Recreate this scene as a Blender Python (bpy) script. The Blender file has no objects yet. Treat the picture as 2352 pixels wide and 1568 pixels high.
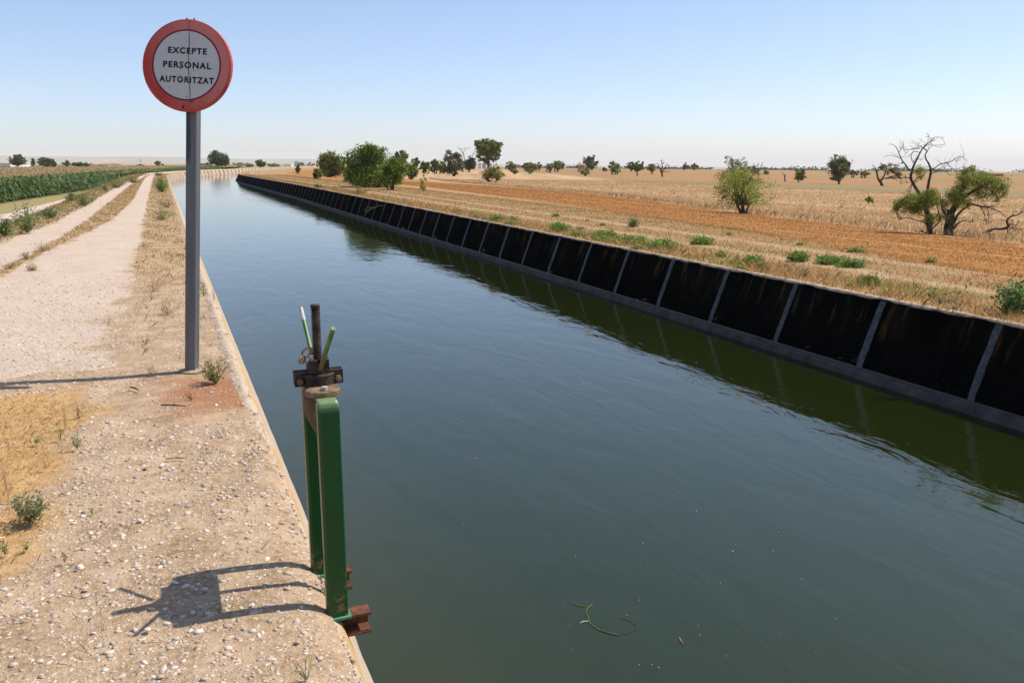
import bpy, math, random
import numpy as np
from mathutils import Vector, Matrix

# ------------------------------------------------------------------ camera, sky, sun, exposure
SC = bpy.context.scene
COL = SC.collection
F, CX, CY, EYE = 1900.0, 1176.0, 784.0, 1.6          # focal length in photo pixels (2352 wide), eye height above the bank
PITCH, ROLL = math.atan((784 - 372.5) / F), math.radians(0.1)
cp, sp, cr, sr = math.cos(PITCH), math.sin(PITCH), math.cos(ROLL), math.sin(ROLL)
cam_d = bpy.data.cameras.new('camera'); cam = bpy.data.objects.new('camera', cam_d); COL.objects.link(cam)
cam_d.sensor_width = 36.0; cam_d.lens = 36.0 * F / 2352.0
cam_d.clip_start = 0.05; cam_d.clip_end = 40000
X0 = Vector((1, 0, 0)); V0 = Vector((0, sp, cp)); FW = Vector((0, cp, -sp))
r_ = cr * X0 + sr * V0; u_ = -sr * X0 + cr * V0
m = Matrix((r_, u_, -FW)).transposed().to_4x4(); m.translation = (0, 0, EYE)
cam.matrix_world = m
SC.camera = cam

SUN_AZ, SUN_EL = math.radians(70.0), math.radians(55.0)   # azimuth from +Y towards +X
W = bpy.data.worlds.new('World'); SC.world = W; W.use_nodes = True
nt = W.node_tree; bg = nt.nodes['Background']
sky = nt.nodes.new('ShaderNodeTexSky'); sky.sky_type = 'NISHITA'; sky.sun_disc = False
sky.sun_elevation = SUN_EL; sky.sun_rotation = SUN_AZ
sky.altitude = 0; sky.air_density = 0.8; sky.dust_density = 0.6; sky.ozone_density = 5.0
gm_ = nt.nodes.new('ShaderNodeGamma'); gm_.inputs[1].default_value = 0.8      # a hazy summer sky: flatter than a clear one
tn_ = nt.nodes.new('ShaderNodeMix'); tn_.data_type = 'RGBA'; tn_.blend_type = 'MULTIPLY'; tn_.inputs[0].default_value = 1.0
tn_.inputs[7].default_value = (0.985, 0.935, 0.955, 1)
nt.links.new(sky.outputs[0], gm_.inputs[0]); nt.links.new(gm_.outputs[0], tn_.inputs[6]); nt.links.new(tn_.outputs[2], bg.inputs[0])
bg.inputs[1].default_value = 0.125
sd = bpy.data.lights.new('sun', 'SUN'); sd.energy = 2.65; sd.angle = math.radians(0.5); sd.color = (1.0, 0.93, 0.825)
so = bpy.data.objects.new('sun', sd); COL.objects.link(so)
S_DIR = Vector((math.cos(SUN_EL) * math.sin(SUN_AZ), math.cos(SUN_EL) * math.cos(SUN_AZ), math.sin(SUN_EL)))
so.rotation_euler = S_DIR.to_track_quat('Z', 'Y').to_euler(); so.location = (20, 10, 40)
vs = SC.view_settings; vs.view_transform = 'Standard'; vs.look = 'None'; vs.exposure = 1.0; vs.gamma = 1.0; vs.use_curve_mapping = False
SC.cycles.use_denoising = True; SC.cycles.denoiser = 'OPENIMAGEDENOISE'; SC.cycles.sample_clamp_indirect = 1.2
SC.cycles.max_bounces = 6; SC.cycles.transparent_max_bounces = 8
SC.cycles.volume_bounces = 2
RNG = np.random.default_rng(7); random.seed(7)

# ------------------------------------------------------------------ picture <-> place
def ray(x, y):
    a = (x - CX) / F; b = (CY - y) / F
    u = a * cr - b * sr; v = a * sr + b * cr
    return np.array([u, cp + v * sp, -sp + v * cp])
def at(x, y, z=0.0):
    d = ray(x, y); return np.array([0, 0, EYE]) + d * ((z - EYE) / d[2])
def at_depth(x, y, Y):
    d = ray(x, y); return np.array([0, 0, EYE]) + d * (Y / d[1])

# the canal: its left crest as a curve by arc length, straight and then bending right
SS = np.arange(-40.0, 520.0, 0.25)
TH = np.radians(22.5) - np.clip(SS - 100.0, 0, 82.0) / 285.0
_dx, _dy = -np.sin(TH) * 0.25, np.cos(TH) * 0.25
i0 = int(np.argmin(abs(SS)))
LX = np.concatenate([[0], np.cumsum(_dx[:-1])]); LY = np.concatenate([[0], np.cumsum(_dy[:-1])])
A0 = math.radians(22.5)
LX = LX - LX[i0] + 0.45 * math.cos(A0); LY = LY - LY[i0] + 0.45 * math.sin(A0)
NX, NY = np.cos(TH), np.sin(TH)                         # unit vector across, towards the right bank
def width(s): return 7.27 + 0.0175 * np.clip(s, 0, 60)
def at_sq(s, q):                                        # along s, across q (+ = towards right bank) from the left crest
    s = np.asarray(s, float); q = np.asarray(q, float)
    x = np.interp(s, SS, LX); y = np.interp(s, SS, LY); th = np.interp(s, SS, TH)
    return x + q * np.cos(th), y + q * np.sin(th)
KX, KY, KS, KT = LX[::8], LY[::8], SS[::8], TH[::8]
def to_sq(x, y):
    x = np.atleast_1d(np.asarray(x, float)); y = np.atleast_1d(np.asarray(y, float))
    so_ = np.empty(len(x)); qo = np.empty(len(x))
    for a in range(0, len(x), 20000):
        xx = x[a:a + 20000]; yy = y[a:a + 20000]
        d2 = (xx[:, None] - KX) ** 2 + (yy[:, None] - KY) ** 2
        k = d2.argmin(1)
        vx, vy = xx - KX[k], yy - KY[k]
        al = -np.sin(KT[k]) * vx + np.cos(KT[k]) * vy
        sd_ = np.sign(np.cos(KT[k]) * vx + np.sin(KT[k]) * vy)
        end = (k == 0) | (k == len(KX) - 1)
        so_[a:a + 20000] = KS[k] + np.where(end, 0, al)
        rem = np.where(end, d2.min(1), np.maximum(d2.min(1) - al * al, 0))
        qo[a:a + 20000] = sd_ * np.sqrt(rem)
    return so_, qo
def sstep(a, b, x):
    t = np.clip((x - a) / (b - a), 0, 1); return t * t * (3 - 2 * t)
def h_left(t): return -1.2 * sstep(3.9, 6.6, t) - np.clip(0.007 * (t - 6.6), 0, 8)
def lift(s, t):                                           # in front the dirt lies over the concrete lip and rises away from the water
    return 0.024 * (1 - sstep(4.1, 5.0, s + 0.45 * np.sin(23 * t + 5 * s) + 0.35 * np.sin(11 * s))) * (1 - sstep(0.2, 0.6, t)) * sstep(-0.02, 0.07, t) + (0.040 * sstep(-0.02, 0.14, t) + 0.034 * sstep(0.05, 0.55, t)) * (1 - sstep(4.2, 6.2, s))
def h_right(t): return -np.clip(0.05 * (t - 4.6), 0, 1.4) - np.clip(0.0095 * (t - 32.6), 0, 1e9)
def height(x, y):
    s, q = to_sq(x, y)
    w = width(s)
    return np.where(q <= 0, h_left(-q) + lift(s, -q), np.where(q >= w, h_right(q - w), -0.95))
def hit(x, y):                                          # where the sight line through a photo pixel meets the ground
    d = ray(x, y); ts = np.geomspace(2, 12000, 1500)
    P = np.array([0, 0, EYE])[None] + d[None] * ts[:, None]
    g = P[:, 2] - height(P[:, 0], P[:, 1])
    k = np.argmax(g < 0)
    if g[k] >= 0: k = len(ts) - 1
    f = g[k - 1] / (g[k - 1] - g[k]) if k and g[k] < 0 else 0
    return P[k - 1] * (1 - f) + P[k] * f
def gz(x, y): return float(height(x, y)[0])

# ------------------------------------------------------------------ objects and meshes
def tag(o, label=None, cat=None, group=None, kind=None):
    if label: o['label'] = label
    if cat: o['category'] = cat
    if group: o['group'] = group
    if kind: o['kind'] = kind
    return o
def empty(name, loc, label, cat, group=None):
    o = bpy.data.objects.new(name, None); COL.objects.link(o); o.location = loc; o.empty_display_size = 0.2
    return tag(o, label, cat, group)
class MB:                                                # collects shapes for ONE mesh
    def __init__(s): s.v = []; s.f = []; s.m = []; s.n = 0
    def add(s, v, f, mi=0):
        s.v.append(np.asarray(v, float)); s.f += [tuple(int(i) + s.n for i in q) for q in f]; s.m += [mi] * len(f); s.n += len(v)
        return s
    def box(s, c, d, R=None, mi=0, bev=0.0):
        x, y, z = [k / 2 for k in d]
        if bev <= 0:
            v = np.array([(a, b, e) for a in (-x, x) for b in (-y, y) for e in (-z, z)])
            f = [(0, 1, 3, 2), (4, 6, 7, 5), (0, 4, 5, 1), (2, 3, 7, 6), (0, 2, 6, 4), (1, 5, 7, 3)]
        else:                                            # edges along z rounded
            pr = []
            for (sx, sy, a0) in ((1, 1, 0), (-1, 1, 90), (-1, -1, 180), (1, -1, 270)):
                for k in range(4):
                    a = math.radians(a0 + 30 * k); pr.append((sx * (x - bev) + bev * math.cos(a), sy * (y - bev) + bev * math.sin(a)))
            n = len(pr)
            v = np.array([(a, b, -z) for a, b in pr] + [(a, b, z) for a, b in pr])
            f = [(k, (k + 1) % n, n + (k + 1) % n, n + k) for k in range(n)] + [tuple(range(n - 1, -1, -1)), tuple(range(n, 2 * n))]
        if R is not None: v = v @ np.array(R).T
        return s.add(v + np.array(c), f, mi)
    def tube(s, pts, rad, n=8, mi=0, cap=True):
        P = np.asarray(pts, float); rad = np.broadcast_to(np.asarray(rad, float), (len(P),))
        T = np.gradient(P, axis=0); T /= np.linalg.norm(T, axis=1)[:, None] + 1e-12
        ref = np.array([0, 0, 1.0]) if abs(T[0][2]) < 0.9 else np.array([1.0, 0, 0])
        V = []; u = np.cross(ref, T[0]); u /= np.linalg.norm(u)
        for k in range(len(P)):
            u = u - T[k] * u.dot(T[k]); u /= np.linalg.norm(u) + 1e-12; w = np.cross(T[k], u)
            for j in range(n):
                a = 2 * math.pi * j / n; V.append(P[k] + rad[k] * (math.cos(a) * u + math.sin(a) * w))
        f = [(k * n + j, k * n + (j + 1) % n, (k + 1) * n + (j + 1) % n, (k + 1) * n + j) for k in range(len(P) - 1) for j in range(n)]
        if cap: f += [tuple(range(n - 1, -1, -1)), tuple(range((len(P) - 1) * n, len(P) * n))]
        return s.add(V, f, mi)
    def build(s, name, mats, parent=None, smooth=False, loc=None):
        me = bpy.data.meshes.new(name)
        V = np.concatenate(s.v) if s.v else np.zeros((0, 3))
        if loc is not None: V = V - np.array(loc)
        me.from_pydata(V.tolist(), [], s.f)
        mats = mats if isinstance(mats, (list, tuple)) else [mats]
        for q in mats: me.materials.append(q)
        if len(mats) > 1: me.polygons.foreach_set('material_index', s.m)
        if smooth: me.polygons.foreach_set('use_smooth', [True] * len(s.f))
        me.update()
        o = bpy.data.objects.new(name, me); COL.objects.link(o)
        if parent is not None: o.parent = parent
        if loc is not None: o.location = loc
        return o
def quads(name, V, mat, parent=None, col=None, per=4, loc=None, smooth=False):
    """V: (n*per,3) vertices of n separate polygons of `per` corners; col: (n,3) one colour each."""
    n = len(V) // per
    me = bpy.data.meshes.new(name); me.vertices.add(n * per); me.loops.add(n * per); me.polygons.add(n)
    V = np.asarray(V, np.float32)
    if loc is not None: V = V - np.array(loc, np.float32)
    me.vertices.foreach_set('co', V.ravel()); me.loops.foreach_set('vertex_index', np.arange(n * per, dtype=np.int32))
    me.polygons.foreach_set('loop_start', np.arange(0, n * per, per, dtype=np.int32))
    me.polygons.foreach_set('loop_total', np.full(n, per, np.int32))
    me.update(calc_edges=True)
    if col is not None:
        ca = me.color_attributes.new('Col', 'FLOAT_COLOR', 'POINT')
        c = np.ones((n, per, 4), np.float32); c[:, :, :3] = np.asarray(col)[:, None, :]
        ca.data.foreach_set('color', c.ravel())
    me.materials.append(mat)
    o = bpy.data.objects.new(name, me); COL.objects.link(o)
    if parent is not None: o.parent = parent
    if loc is not None: o.location = loc
    return o
def mesh_tris(name, V, Fc, mat, col=None, smooth=False, parent=None):
    n = len(Fc); k = Fc.shape[1]
    me = bpy.data.meshes.new(name); me.vertices.add(len(V)); me.loops.add(n * k); me.polygons.add(n)
    me.vertices.foreach_set('co', np.asarray(V, np.float32).ravel()); me.loops.foreach_set('vertex_index', Fc.astype(np.int32).ravel())
    me.polygons.foreach_set('loop_start', np.arange(0, n * k, k, dtype=np.int32)); me.polygons.foreach_set('loop_total', np.full(n, k, np.int32))
    if smooth: me.polygons.foreach_set('use_smooth', np.ones(n, bool))
    me.update(calc_edges=True)
    if col is not None:
        ca = me.color_attributes.new('Col', 'FLOAT_COLOR', 'POINT')
        c = np.ones((len(V), 4), np.float32); c[:, :3] = col; ca.data.foreach_set('color', c.ravel())
    me.materials.append(mat)
    o = bpy.data.objects.new(name, me); COL.objects.link(o)
    if parent is not None: o.parent = parent
    return o
def grid(name, P, UV, mat, mask=None, smooth=True, zone=None):
    """P (a,b,3), UV (a,b,2): one sheet."""
    a, b = P.shape[:2]
    idx = np.arange(a * b).reshape(a, b)
    Q = np.stack([idx[:-1, :-1], idx[1:, :-1], idx[1:, 1:], idx[:-1, 1:]], -1).reshape(-1, 4)
    if mask is not None: Q = Q[mask.reshape(-1)]
    me = bpy.data.meshes.new(name); n = len(Q)
    me.vertices.add(a * b); me.loops.add(n * 4); me.polygons.add(n)
    me.vertices.foreach_set('co', P.astype(np.float32).ravel()); me.loops.foreach_set('vertex_index', Q.astype(np.int32).ravel())
    me.polygons.foreach_set('loop_start', np.arange(0, n * 4, 4, dtype=np.int32)); me.polygons.foreach_set('loop_total', np.full(n, 4, np.int32))
    if smooth: me.polygons.foreach_set('use_smooth', np.ones(n, bool))
    me.update(calc_edges=True)
    uv = me.uv_layers.new(name='UVMap'); uv.data.foreach_set('uv', UV.reshape(-1, 2)[Q.ravel()].astype(np.float32).ravel())
    if zone is not None:
        uz = me.uv_layers.new(name='Zone'); uz.data.foreach_set('uv', zone.reshape(-1, 2)[Q.ravel()].astype(np.float32).ravel())
    me.materials.append(mat)
    o = bpy.data.objects.new(name, me); COL.objects.link(o); return o

# ------------------------------------------------------------------ material helpers
class NT:
    def __init__(s, name):
        s.mat = bpy.data.materials.new(name); s.mat.use_nodes = True; s.t = s.mat.node_tree
        s.b = s.t.nodes['Principled BSDF']; s.out = s.t.nodes['Material Output']
    def n(s, typ, **kw):
        q = s.t.nodes.new(typ)
        for k, v in kw.items(): setattr(q, k, v)
        return q
    def put(s, sock, val):
        if hasattr(val, 'is_output') or isinstance(val, bpy.types.NodeSocket): s.t.links.new(val, sock)
        elif val is not None:
            if isinstance(val, (tuple, list)) and len(val) == 3 and sock.type == 'RGBA': val = (*val, 1)
            sock.default_value = val
    def math(s, op, a, b=None, clamp=False):
        q = s.n('ShaderNodeMath', operation=op, use_clamp=clamp); s.put(q.inputs[0], a)
        if b is not None: s.put(q.inputs[1], b)
        return q.outputs[0]
    def mix(s, fac, a, b, blend='MIX'):
        q = s.n('ShaderNodeMix', data_type='RGBA', blend_type=blend); s.put(q.inputs['Factor'], fac)
        s.put(q.inputs[6], a); s.put(q.inputs[7], b); return q.outputs[2]
    def noise(s, vec, scale, detail=3, rough=0.55, dist=0.0, out=0):
        q = s.n('ShaderNodeTexNoise'); s.put(q.inputs['Vector'], vec); q.inputs['Scale'].default_value = scale
        q.inputs['Detail'].default_value = detail; q.inputs['Roughness'].default_value = rough; q.inputs['Distortion'].default_value = dist
        return q.outputs[out]
    def vor(s, vec, scale, feature='F1', out='Distance', rnd=1.0):
        q = s.n('ShaderNodeTexVoronoi', feature=feature); s.put(q.inputs['Vector'], vec); q.inputs['Scale'].default_value = scale
        q.inputs['Randomness'].default_value = rnd
        return q.outputs[out]
    def ramp(s, fac, *stops):
        q = s.n('ShaderNodeValToRGB'); s.put(q.inputs[0], fac); e = q.color_ramp.elements
        for k, (p, c) in enumerate(stops):
            if k >= 2: e.new(p)
        for k, (p, c) in enumerate(stops):
            e[k].position = p; e[k].color = (c, c, c, 1) if not isinstance(c, tuple) else (*c, 1)
        return q.outputs[0]
    def step(s, x, a, b):                                # smooth 0..1 from a to b
        q = s.n('ShaderNodeMapRange', interpolation_type='SMOOTHSTEP'); s.put(q.inputs[0], x)
        s.put(q.inputs[1], a); s.put(q.inputs[2], b); return q.outputs[0]
    def obj(s): return s.n('ShaderNodeTexCoord').outputs['Object']
    def geo(s): return s.n('ShaderNodeNewGeometry').outputs['Position']
    def uv(s, name='UVMap'): return s.n('ShaderNodeUVMap', uv_map=name).outputs[0]
    def sep(s, v):
        q = s.n('ShaderNodeSeparateXYZ'); s.put(q.inputs[0], v); return q.outputs
    def map(s, v, scale=(1, 1, 1), loc=(0, 0, 0)):
        q = s.n('ShaderNodeMapping'); s.put(q.inputs[0], v); q.inputs['Scale'].default_value = scale; q.inputs['Location'].default_value = loc
        return q.outputs[0]
    def bump(s, hgt, strength=0.5, dist=0.02):
        q = s.n('ShaderNodeBump'); s.put(q.inputs['Height'], hgt); q.inputs['Strength'].default_value = strength; q.inputs['Distance'].default_value = dist
        s.t.links.new(q.outputs[0], s.b.inputs['Normal']); return q
    def fin(s, col=None, rough=0.8, spec=0.3, metal=0.0):
        s.put(s.b.inputs['Base Color'], col); s.put(s.b.inputs['Roughness'], rough)
        s.b.inputs['Specular IOR Level'].default_value = spec; s.b.inputs['Metallic'].default_value = metal
        return s.mat
def m_leaf(name, trans=0.35, rough=0.6):
    k = NT(name); a = k.n('ShaderNodeAttribute', attribute_name='Col').outputs[0]
    k.fin(a, rough, 0.25)
    tr = k.n('ShaderNodeBsdfTranslucent'); k.t.links.new(a, tr.inputs[0])
    mx = k.n('ShaderNodeMixShader'); mx.inputs[0].default_value = trans
    k.t.links.new(k.b.outputs[0], mx.inputs[1]); k.t.links.new(tr.outputs[0], mx.inputs[2]); k.t.links.new(mx.outputs[0], k.out.inputs[0])
    return k.mat
def m_noise(name, c1, c2, scale=4, rough=0.85, bump=0.0, bscale=20, spec=0.2):
    k = NT(name); v = k.obj(); f = k.noise(v, scale, 4)
    k.fin(k.mix(k.ramp(f, (0.35, 0.0), (0.65, 1.0)), c1, c2), rough, spec)
    if bump: k.bump(k.noise(v, bscale, 4), bump, 0.02)
    return k.mat

M_LEAF = m_leaf('leaf', 0.35); M_GRASS = m_leaf('grass_blade', 0.5, 0.7)
M_BARK = m_noise('bark', (0.045, 0.035, 0.027), (0.10, 0.08, 0.06), 9, 0.95, 0.6, 30)
M_DEAD = m_noise('dead_wood', (0.05, 0.035, 0.03), (0.14, 0.10, 0.085), 6, 0.95, 0.4, 25)

# ------------------------------------------------------------------ the setting: banks, fields, water, hills
def zones(s, t, knots):
    """t -> 0,1,2,.. between boundary curves; knots: list of (s values, t values)."""
    B = [np.zeros_like(s)] + [np.interp(s, a, b) for a, b in knots]
    for k in range(1, len(B)): B[k] = np.maximum(B[k], B[k - 1] + 0.02)
    z = np.zeros_like(t)
    for k in range(len(B) - 1):
        z = np.where(t >= B[k], k + np.clip((t - B[k]) / (B[k + 1] - B[k]), 0, 1), z)
    return np.where(t > B[-1], len(B) - 1 + (t - B[-1]) / 10.0, z)
LZ = [([0, 6.3, 7.2, 13, 20, 35, 90], [6, 6, 1.05, 0.99, 1.0, 1.1, 1.35]),
      ([0, 13, 14, 17, 18.7, 22, 26, 38, 76, 90], [6.1, 2.85, 2.66, 2.55, 2.4, 2.1, 1.86, 1.7, 2.02, 2.1]),
      ([0, 13, 14, 17, 20, 26, 36, 63, 90], [6.15, 2.86, 2.8, 2.7, 2.6, 2.5, 2.53, 2.6, 2.3]),
      ([0, 13, 19, 21, 25, 34, 66, 90], [6.2, 3.8, 3.55, 3.45, 3.2, 3.15, 3.18, 2.75]),
      ([0, 90], [6.6, 6.6])]
RZ = [([0, 7.7, 11, 19, 31, 62, 80, 120], [2.2, 2.9, 3.6, 5.15, 7.2, 9.5, 8.5, 7]),
      ([0, 14, 28, 44, 65, 99, 140, 400], [9.5, 11, 13.8, 19, 25, 28.5, 30.5, 32]),
      ([0, 400], [68, 68])]
s_samp = np.concatenate([np.arange(-14, 24, 0.2), np.arange(24, 80, 0.5), np.arange(80, 420, 1.5)])
t_samp = np.concatenate([np.arange(0, 0.6, 0.04), np.arange(0.6, 5, 0.1), np.arange(5, 26.01, 0.35)])
def wob(x, y, k=1.0):                                     # small unevenness of the ground
    return 0.5 * np.sin(1.7 * x * k + 0.6 * y * k) + 0.3 * np.sin(3.1 * y * k - 1.3 * x * k + 1) + 0.2 * np.sin(5.3 * x * k + 4.1 * y * k + 2)
def strip(name, side, mat, kn, t0):
    S, T = np.meshgrid(s_samp, t_samp + t0, indexing='ij')
    if side < 0: x, y = at_sq(S, -T); z = h_left(T)
    else: x, y = at_sq(S, width(S) + T); z = h_right(T)
    z = z + 0.018 * wob(x, y) * sstep(0.2, 1.2, T) - 0.004
    if side < 0: z = z + lift(S, T)
    z[:, -3:] -= np.array([0.03, 0.12, 0.3])
    P = np.stack([x, y, z], -1)
    if side < 0: P = P[:, ::-1]; S = S[:, ::-1]; T = T[:, ::-1]
    zn = zones(S, T, kn)
    return grid(name, P, np.stack([S, T], -1), mat, zone=np.stack([zn, zn * 0], -1))

# --- left bank: stony dirt, two gravel wheel tracks with dry grass between them
k = NT('left_bank'); g = k.geo(); su, tu, _ = k.sep(k.uv())
zn = k.sep(k.uv('Zone'))[0]
jit = k.math('SUBTRACT', k.noise(g, 1.6, 5, 0.65), 0.5)
zj = k.math('ADD', zn, k.math('MULTIPLY', jit, 0.9)); tj = k.math('ADD', tu, k.math('MULTIPLY', jit, 1.1)); sj = k.math('ADD', su, k.math('MULTIPLY', jit, 2.2))
n1 = k.noise(g, 3.5, 6, 0.7); n2 = k.noise(g, 38, 3, 0.6); n3 = k.noise(g, 0.7, 3)
dirt = k.mix(k.ramp(n1, (0.35, 0.0), (0.68, 1.0)), (0.26, 0.165, 0.085), (0.55, 0.395, 0.255))
dirt = k.mix(k.math('MULTIPLY', k.ramp(k.noise(g, 5.5, 6, 0.75), (0.5, 0.0), (0.66, 1.0)), 0.75), dirt, (0.23, 0.145, 0.072))
dirt = k.mix(k.ramp(n2, (0.35, 0.0), (0.8, 0.6)), dirt, (0.64, 0.49, 0.35))
vc = k.vor(k.map(g, (1, 1, 2)), 34, out='Color'); vd = k.vor(k.map(g, (1, 1, 2)), 34)
peb = k.mix(k.sep(vc)[0], (0.42, 0.31, 0.225), (0.78, 0.66, 0.53))
grav = k.mix(k.ramp(vd, (0.25, 0.85), (0.55, 0.1)), (0.50, 0.385, 0.29), peb)
grav = k.mix(k.math('MULTIPLY', n3, 0.35), grav, (0.64, 0.53, 0.44))
dry = k.mix(k.ramp(n1, (0.35, 0.0), (0.65, 1.0)), (0.30, 0.18, 0.085), (0.52, 0.38, 0.22))
red = (0.34, 0.14, 0.06)
orange = k.mix(k.ramp(k.noise(g, 14, 5, 0.7), (0.3, 0.0), (0.7, 1.0)), (0.38, 0.21, 0.075), (0.60, 0.39, 0.175))
base = k.mix(k.math('MULTIPLY', k.step(sj, 8.5, 17), k.ramp(k.noise(g, 2.2, 5, 0.7), (0.3, 0.45), (0.6, 1.0))), dirt, dry)            # verge beside the canal
rm = k.math('MULTIPLY', k.step(k.math('ABSOLUTE', k.math('SUBTRACT', sj, 6.0)), 0.9, 0.1), k.step(tj, 0.75, 0.3))
base = k.mix(k.math('MULTIPLY', rm, 0.8), base, red)
om = k.math('MULTIPLY', k.step(tj, 0.95, 1.2), k.step(sj, 6.9, 6.3)); om = k.math('MULTIPLY', om, k.step(sj, 3.0, 3.9))
base = k.mix(om, base, orange)
m_tr = k.math('MULTIPLY', k.step(zj, 0.93, 1.07), k.step(zj, 2.07, 1.93))
m_tr2 = k.math('MULTIPLY', k.step(zj, 2.93, 3.07), k.step(zj, 4.07, 3.93))
c = k.mix(k.step(zj, 0.95, 1.05), base, dry)
grav = k.mix(k.math('MULTIPLY', k.ramp(k.noise(g, 1.9, 6, 0.75), (0.45, 0.0), (0.72, 1.0)), 0.6), grav, (0.44, 0.33, 0.24))
c = k.mix(k.math('MAXIMUM', m_tr, m_tr2), c, grav)
pc = k.math('ADD', k.math('MULTIPLY', su, -0.058), 8.2 + 0.058 * 48)
pm = k.step(k.math('ABSOLUTE', k.math('SUBTRACT', tj, pc)), 0.85, 0.6)
c = k.mix(pm, k.mix(k.step(tj, 6.0, 7.0), c, (0.30, 0.25, 0.11)), (0.58, 0.46, 0.37))
k.fin(c, 0.95, 0.1)
hb = k.math('ADD', k.math('MULTIPLY', k.noise(g, 75, 4, 0.7), 0.35), k.math('MULTIPLY', n2, 0.35))
k.bump(k.math('ADD', hb, k.math('MULTIPLY', n1, 0.5)), 0.8, 0.035)
M_LBANK = k.mat
o = strip('left_bank_ground', -1, M_LBANK, LZ, 0.015)
tag(o, 'stony tan canal bank with a pale two-wheel gravel track on its left side', 'bank', kind='structure')

# --- right bank: dry verge, faint track, orange stubble, then tall pale grass
k = NT('right_bank'); g = k.geo(); su, tu, _ = k.sep(k.uv()); zn = k.sep(k.uv('Zone'))[0]
st = k.n('ShaderNodeCombineXYZ'); k.put(st.inputs[0], su); k.put(st.inputs[1], tu); stv = st.outputs[0]
jit = k.math('SUBTRACT', k.noise(g, 0.9, 5, 0.65), 0.5); zj = k.math('ADD', zn, k.math('MULTIPLY', jit, 0.3))
tj = k.math('ADD', tu, k.math('MULTIPLY', jit, 0.9))
n1 = k.noise(g, 2.2, 6, 0.7); n2 = k.noise(g, 22, 4, 0.7); ns = k.noise(k.map(stv, (0.06, 1.3, 1)), 1.0, 4, 0.6)
verge = k.mix(k.ramp(n2, (0.3, 0.0), (0.7, 1.0)), (0.24, 0.14, 0.058), (0.48, 0.325, 0.165))
verge = k.mix(k.math('MULTIPLY', k.ramp(n1, (0.5, 0.0), (0.75, 1.0)), 0.5), verge, (0.36, 0.17, 0.055))
def band(a, w): return k.step(k.math('ABSOLUTE', k.math('SUBTRACT', tj, a)), w, w * 0.3)
trk = k.math('MAXIMUM', band(1.75, 0.35), band(3.1, 0.32)); trk = k.math('MULTIPLY', trk, k.ramp(n1, (0.3, 0.1), (0.62, 0.75)))
verge = k.mix(k.math('MULTIPLY', trk, 0.65), verge, (0.52, 0.40, 0.27))
stub = k.mix(k.ramp(ns, (0.35, 0.0), (0.65, 1.0)), (0.28, 0.108, 0.024), (0.38, 0.18, 0.052))
stub = k.mix(k.math('MULTIPLY', k.ramp(n2, (0.45, 0.0), (0.75, 1.0)), 0.5), stub, (0.40, 0.23, 0.09))
stub = k.mix(k.math('MULTIPLY', k.ramp(k.noise(k.map(stv, (0.03, 2.4, 1)), 1.0, 5), (0.58, 0.0), (0.68, 1.0)), 0.4), stub, (0.62, 0.43, 0.24))
tall = k.mix(k.ramp(ns, (0.3, 0.0), (0.7, 1.0)), (0.33, 0.20, 0.10), (0.55, 0.375, 0.21))
c = k.mix(k.step(zj, 0.93, 1.05), verge, stub); c = k.mix(k.step(zj, 1.95, 2.05), c, tall)
k.fin(c, 0.95, 0.1); k.bump(k.math('ADD', n2, n1), 0.6, 0.05); M_RBANK = k.mat
o = strip('right_bank_ground', 1, M_RBANK, RZ, 0.05)
tag(o, 'dry grassy bank and orange stubble field beyond the dark canal wall', 'field', kind='structure')

# --- the plain all round, out to the horizon
rad = np.concatenate([np.arange(4, 130, 1.6), np.geomspace(130, 12500, 90)])
ang = np.radians(np.concatenate([np.arange(-180, -50, 5.0), np.arange(-50, 50, 0.5), np.arange(50, 180.1, 5.0)]))
R, A = np.meshgrid(rad, ang, indexing='ij'); x = R * np.sin(A); y = R * np.cos(A)
s, q = to_sq(x.ravel(), y.ravel()); s = s.reshape(R.shape); q = q.reshape(R.shape); w = width(s)
side = np.where(q <= w / 2, -1, 1); t = np.where(side < 0, -q, q - w)
z = np.where(side < 0, h_left(t), h_right(np.maximum(t, 0)))
z = z - 0.16 * (1 - sstep(24, 36, t)) + 0.05 * wob(x, y, 0.12) * sstep(34, 60, t)
near = (t < 22.5) & (s > -13.5) & (s < 418)
mk = ~(near[:-1, :-1] & near[1:, :-1] & near[:-1, 1:] & near[1:, 1:])
z = np.where(near, z - 4, z)
k = NT('plain'); g = k.geo(); sd_, tu, _ = k.sep(k.uv()); px, py, pz = k.sep(g)
st = k.n('ShaderNodeCombineXYZ'); k.put(st.inputs[0], sd_); k.put(st.inputs[1], tu); stv = st.outputs[0]
tj = k.math('ADD', tu, k.math('MULTIPLY', k.math('SUBTRACT', k.noise(g, 0.05, 4), 0.5), 14.0))
n2 = k.noise(g, 1.5, 6, 0.75); nb = k.noise(k.map(stv, (0.012, 0.22, 1)), 1.0, 4, 0.6); nf = k.noise(k.map(stv, (0.002, 0.018, 1)), 1.0, 3, 0.6)
tall = k.mix(k.ramp(nb, (0.32, 0.0), (0.68, 1.0)), (0.31, 0.185, 0.09), (0.54, 0.37, 0.21))
tall = k.mix(k.math('MULTIPLY', n2, 0.5), tall, (0.48, 0.32, 0.16))
far = k.mix(k.ramp(nf, (0.38, 0.0), (0.5, 0.5), (0.62, 1.0)), (0.36, 0.18, 0.075), (0.22, 0.185, 0.085))
far = k.mix(k.ramp(nb, (0.45, 0.0), (0.7, 0.6)), far, (0.42, 0.25, 0.12))
c = k.mix(k.step(tj, 64, 72), tall, far)
c = k.mix(k.step(tj, 250, 700), c, k.mix(k.ramp(k.noise(k.map(stv, (0.0006, 0.006, 1)), 1.0, 3), (0.42, 0.0), (0.58, 1.0)), (0.17, 0.17, 0.085), (0.36, 0.24, 0.13)))
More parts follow.
